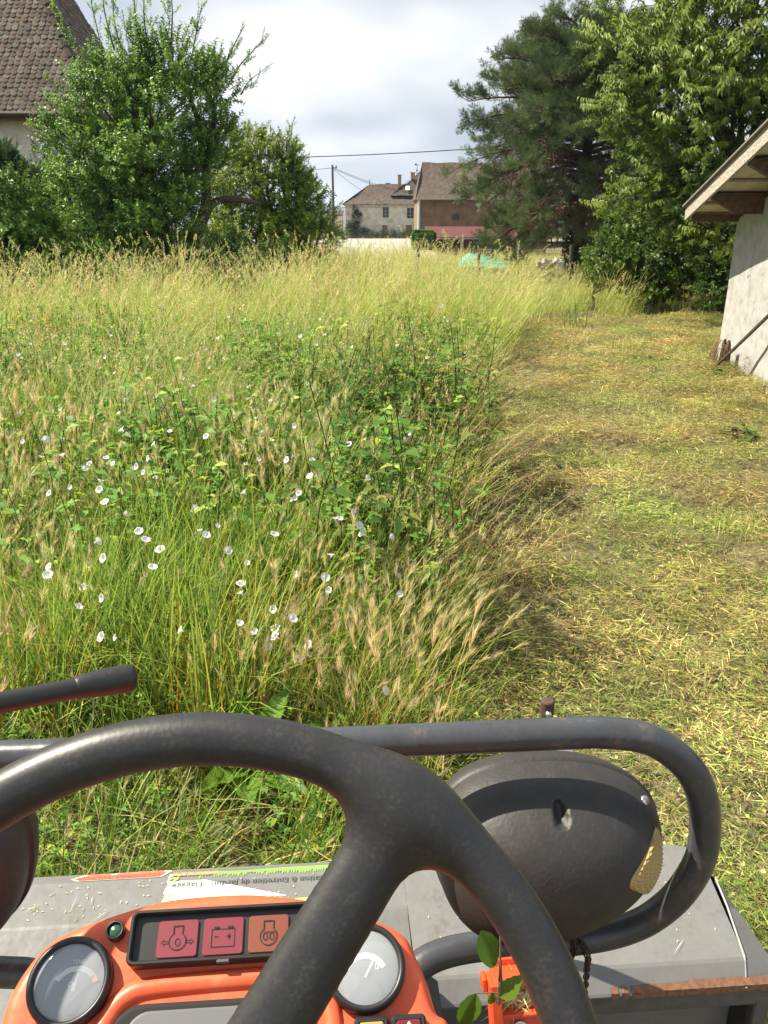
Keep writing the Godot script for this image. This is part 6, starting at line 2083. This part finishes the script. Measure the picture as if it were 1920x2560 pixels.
func make_small_mower_parts(m: Node3D) -> void:
	# threaded post with a bolt on top, in front of the bar
	var g := Geo.new()
	var t := Transform3D(Basis.IDENTITY, V(0.334, 0, -1.052))
	g.lathe(t, [[0.010, 0.50], [0.010, 0.985]], 14)
	g.box(t * Transform3D(Basis(Vector3.RIGHT, 0.35), V(0.002, 0.968, 0.024)), V(0.075, 0.006, 0.07), 0.002)
	var post := part("pivot_post", g, M.deck, m)
	g = Geo.new()
	g.turned(t, [[0.0122, 0.985], [0.0122, 0.992]], 14)
	g.turned(t, [[0.0122, 0.992], [0.0100, 0.9925], [0.0100, 0.999], [0.0122, 1.0], [0.0122, 1.008], [0.0100, 1.0085], [0.0100, 1.016], [0.0110, 1.017], [0.0108, 1.040], [0.0092, 1.042], [0.0, 1.0425]], 18)
	part("cap", g, M.cap_rust, post)
	g = Geo.new()
	g.lathe(t * Transform3D(Basis(Vector3.RIGHT, PI * 0.5), V(-0.001, 1.024, 0.010)), [[0.0052, 0.0], [0.0052, 0.006], [0.0, 0.0065]], 6)
	part("bolt", g, M.steel, post)
	# chain wound round the bar
	g = Geo.new()
	var path := curve([V(0.300, 0.872, -0.790), V(0.303, 0.868, -0.764), V(0.306, 0.848, -0.7605), V(0.300, 0.826, -0.768), V(0.312, 0.861, -0.764), V(0.3225, 0.842, -0.757), V(0.323, 0.824, -0.756), V(0.3235, 0.79, -0.755), V(0.324, 0.755, -0.755)], 5)
	var far := 0.0
	for k in path.size() - 1:
		var a := path[k]
		var b := path[k + 1]
		var d := (b - a).normalized()
		var ln := maxf(0.009, a.distance_to(b) * 1.05)
		var rows := []
		var bs := frame(d, PI * 0.5 * (k % 2))
		var ringp := PackedVector3Array()
		for j in 13:
			var u := TAU * j / 12.0
			ringp.append((a + b) * 0.5 + bs * Vector3(cos(u) * 0.0036, sin(u) * ln * 0.62, 0))
		g.tube(ringp, 0.0013, 6, false)
	part("chain", g, M.iron, m)
	# orange bracket at the right of the dash
	var B := Transform3D(Basis(V(1, 0.05, 0.0), V(-0.20, 0.91, -0.36), V(0.0, 0.36, 0.93)).orthonormalized(), V(0.1625, 0.957, -0.606))
	g = Geo.new()
	g.box(B * Transform3D(Basis.IDENTITY, V(0.0, -0.045, 0.0)), V(0.012, 0.155, 0.030), 0.0015)
	g.box(B * Transform3D(Basis.IDENTITY, V(0.03, 0.031, -0.006)), V(0.06, 0.006, 0.026), 0.0015)
	g.box(B * Transform3D(Basis.IDENTITY, V(-0.009, 0.024, -0.010)), V(0.006, 0.014, 0.018), 0.0015)
	g.box(B * Transform3D(Basis.IDENTITY, V(0.03, -0.02, -0.022)), V(0.06, 0.12, 0.004), 0.001)
	var br := part("orange_bracket", g, M.bracket, m)
	g = Geo.new()
	g.box(B * Transform3D(Basis(Vector3.RIGHT, -0.25), V(0.033, -0.036, 0.002)), V(0.055, 0.062, 0.005), 0.001)
	g.box(B * Transform3D(Basis.IDENTITY, V(0.033, -0.005, 0.0)), V(0.055, 0.004, 0.022), 0.001)
	part("plate", g, M.bracket, br)
	g = Geo.new()
	var bt := B * Transform3D(Basis(Vector3.RIGHT, PI * 0.5 - 0.25), V(0.025, -0.024, 0.0035))
	g.turned(bt, [[0.0088, 0.0], [0.0088, 0.002], [0.0, 0.0021]], 18)
	g.turned(bt, [[0.0064, 0.0018], [0.0064, 0.007], [0.0055, 0.0078], [0.0, 0.008]], 6)
	g.lathe(bt, [[0.0036, 0.0075], [0.0036, 0.011], [0.0, 0.0118]], 12)
	part("nut", g, M.steel, br)
	# hay caught in it
	rng.seed = 730
	g = Geo.new()
	for k in 420:
		g.col = vary(PALE if rng.randf() < 0.5 else STRAW, 0.25)
		var p := B * V(R(0.008, 0.056), R(-0.003, 0.027), R(-0.018, 0.0))
		g.leaf(p, (B.basis * V(R(-1, 1), R(-0.6, 0.6), R(-0.2, 0.4))).normalized(), B.basis.z, R(0.012, 0.035), R(0.0010, 0.0018), R(-0.1, 0.3), 0.1)
	var hay := part("hay", g, M.dry, self, Transform3D(Basis(Vector3.UP, deg_to_rad(4.0)), Vector3.ZERO))
	tag(hay, "dry hay caught in the orange bracket right of the dashboard", "hay")
	hay.set_meta("kind", "stuff")
	# broken twig with four leaves
	var tw := thing("leafy_twig", "broken twig with four green leaves hooked over the orange bracket", "twig", Vector3.ZERO, deg_to_rad(4.0))
	g = Geo.new()
	g.tube(curve([V(0.148, 1.125, -0.551), V(0.1475, 1.105, -0.544), V(0.147, 1.085, -0.536), V(0.1445, 1.063, -0.529)], 4), [0.0010, 0.0010, 0.0011, 0.0012, 0.0012, 0.0013, 0.0014, 0.0016, 0.0022, 0.0022, 0.0020, 0.0023, 0.0022], 7)
	g.tube(curve([V(0.146, 1.073, -0.532), V(0.136, 1.074, -0.532), V(0.125, 1.073, -0.533)], 4), 0.0006, 5)
	part("stem", g, M.twig, tw)
	for q in [[V(0.130, 1.128, -0.553), V(0.143, 1.091, -0.540), 0.022], [V(0.145, 1.071, -0.530), V(0.168, 1.086, -0.536), 0.017], [V(0.124, 1.073, -0.533), V(0.107, 1.041, -0.523), 0.020], [V(0.139, 1.074, -0.532), V(0.137, 1.060, -0.527), 0.008]]:
		g = Geo.new()
		g.col = vary(Color(0.10, 0.19, 0.025), 0.2)
		var d: Vector3 = q[1] - q[0]
		var l := d.length()
		d /= l
		var nn := V(0.1, 0.65, 0.75).normalized()
		var s := d.cross(nn).normalized()
		nn = s.cross(d)
		var rows := []
		for r in 10:
			var u := r / 9.0
			var w: float = q[2] * 0.5 * pow(sin(PI * clampf(pow(u, 0.75), 0.015, 0.985)), 0.75)
			var row := PackedVector3Array()
			for k in 7:
				var x := (k - 3) / 3.0
				row.append(q[0] + d * u * l + s * x * w * (1.0 + (0.06 if r % 2 else 0.0)) + nn * (absf(x) * w * 0.45 - 0.006 * u * u + 0.0006 * sin(u * 30.0)))
			rows.append(row)
		g.grid(rows)
		part("leaf", g, M.leaf, tw)
	# grass seeds lying on the deck
	rng.seed = 740
	g = Geo.new()
	for k in 150:
		var p := V(R(-0.62, -0.05), 0.5032, R(-1.275, -1.19)) if k < 115 else V(R(0.14, 0.72), 0.5062, R(-1.275, -1.05))
		if p.x > -0.36 and p.x < 0.0 and rng.randf() < 0.7: continue
		var a := R(0, TAU)
		g.col = vary(Color(0.62, 0.55, 0.36), 0.2) if rng.randf() < 0.8 else vary(Color(0.30, 0.34, 0.10))
		g.leaf(p, V(cos(a), R(0.0, 0.15), sin(a)).normalized(), Vector3.UP, R(0.005, 0.010), 0.0018, 0.0, 0.2)
		if k % 12 == 0: g.leaf(p + V(0.01, 0.002, 0), V(cos(a), 0.06, sin(a)).normalized(), Vector3.UP, R(0.025, 0.05), 0.0012, 0.0, 0.1)
	var seeds := part("grass_seeds", g, M.dry, self, Transform3D(Basis(Vector3.UP, deg_to_rad(4.0)), Vector3.ZERO))
	tag(seeds, "scattered pale grass seeds lying on the grey mower deck", "grass seeds")
	seeds.set_meta("kind", "stuff")
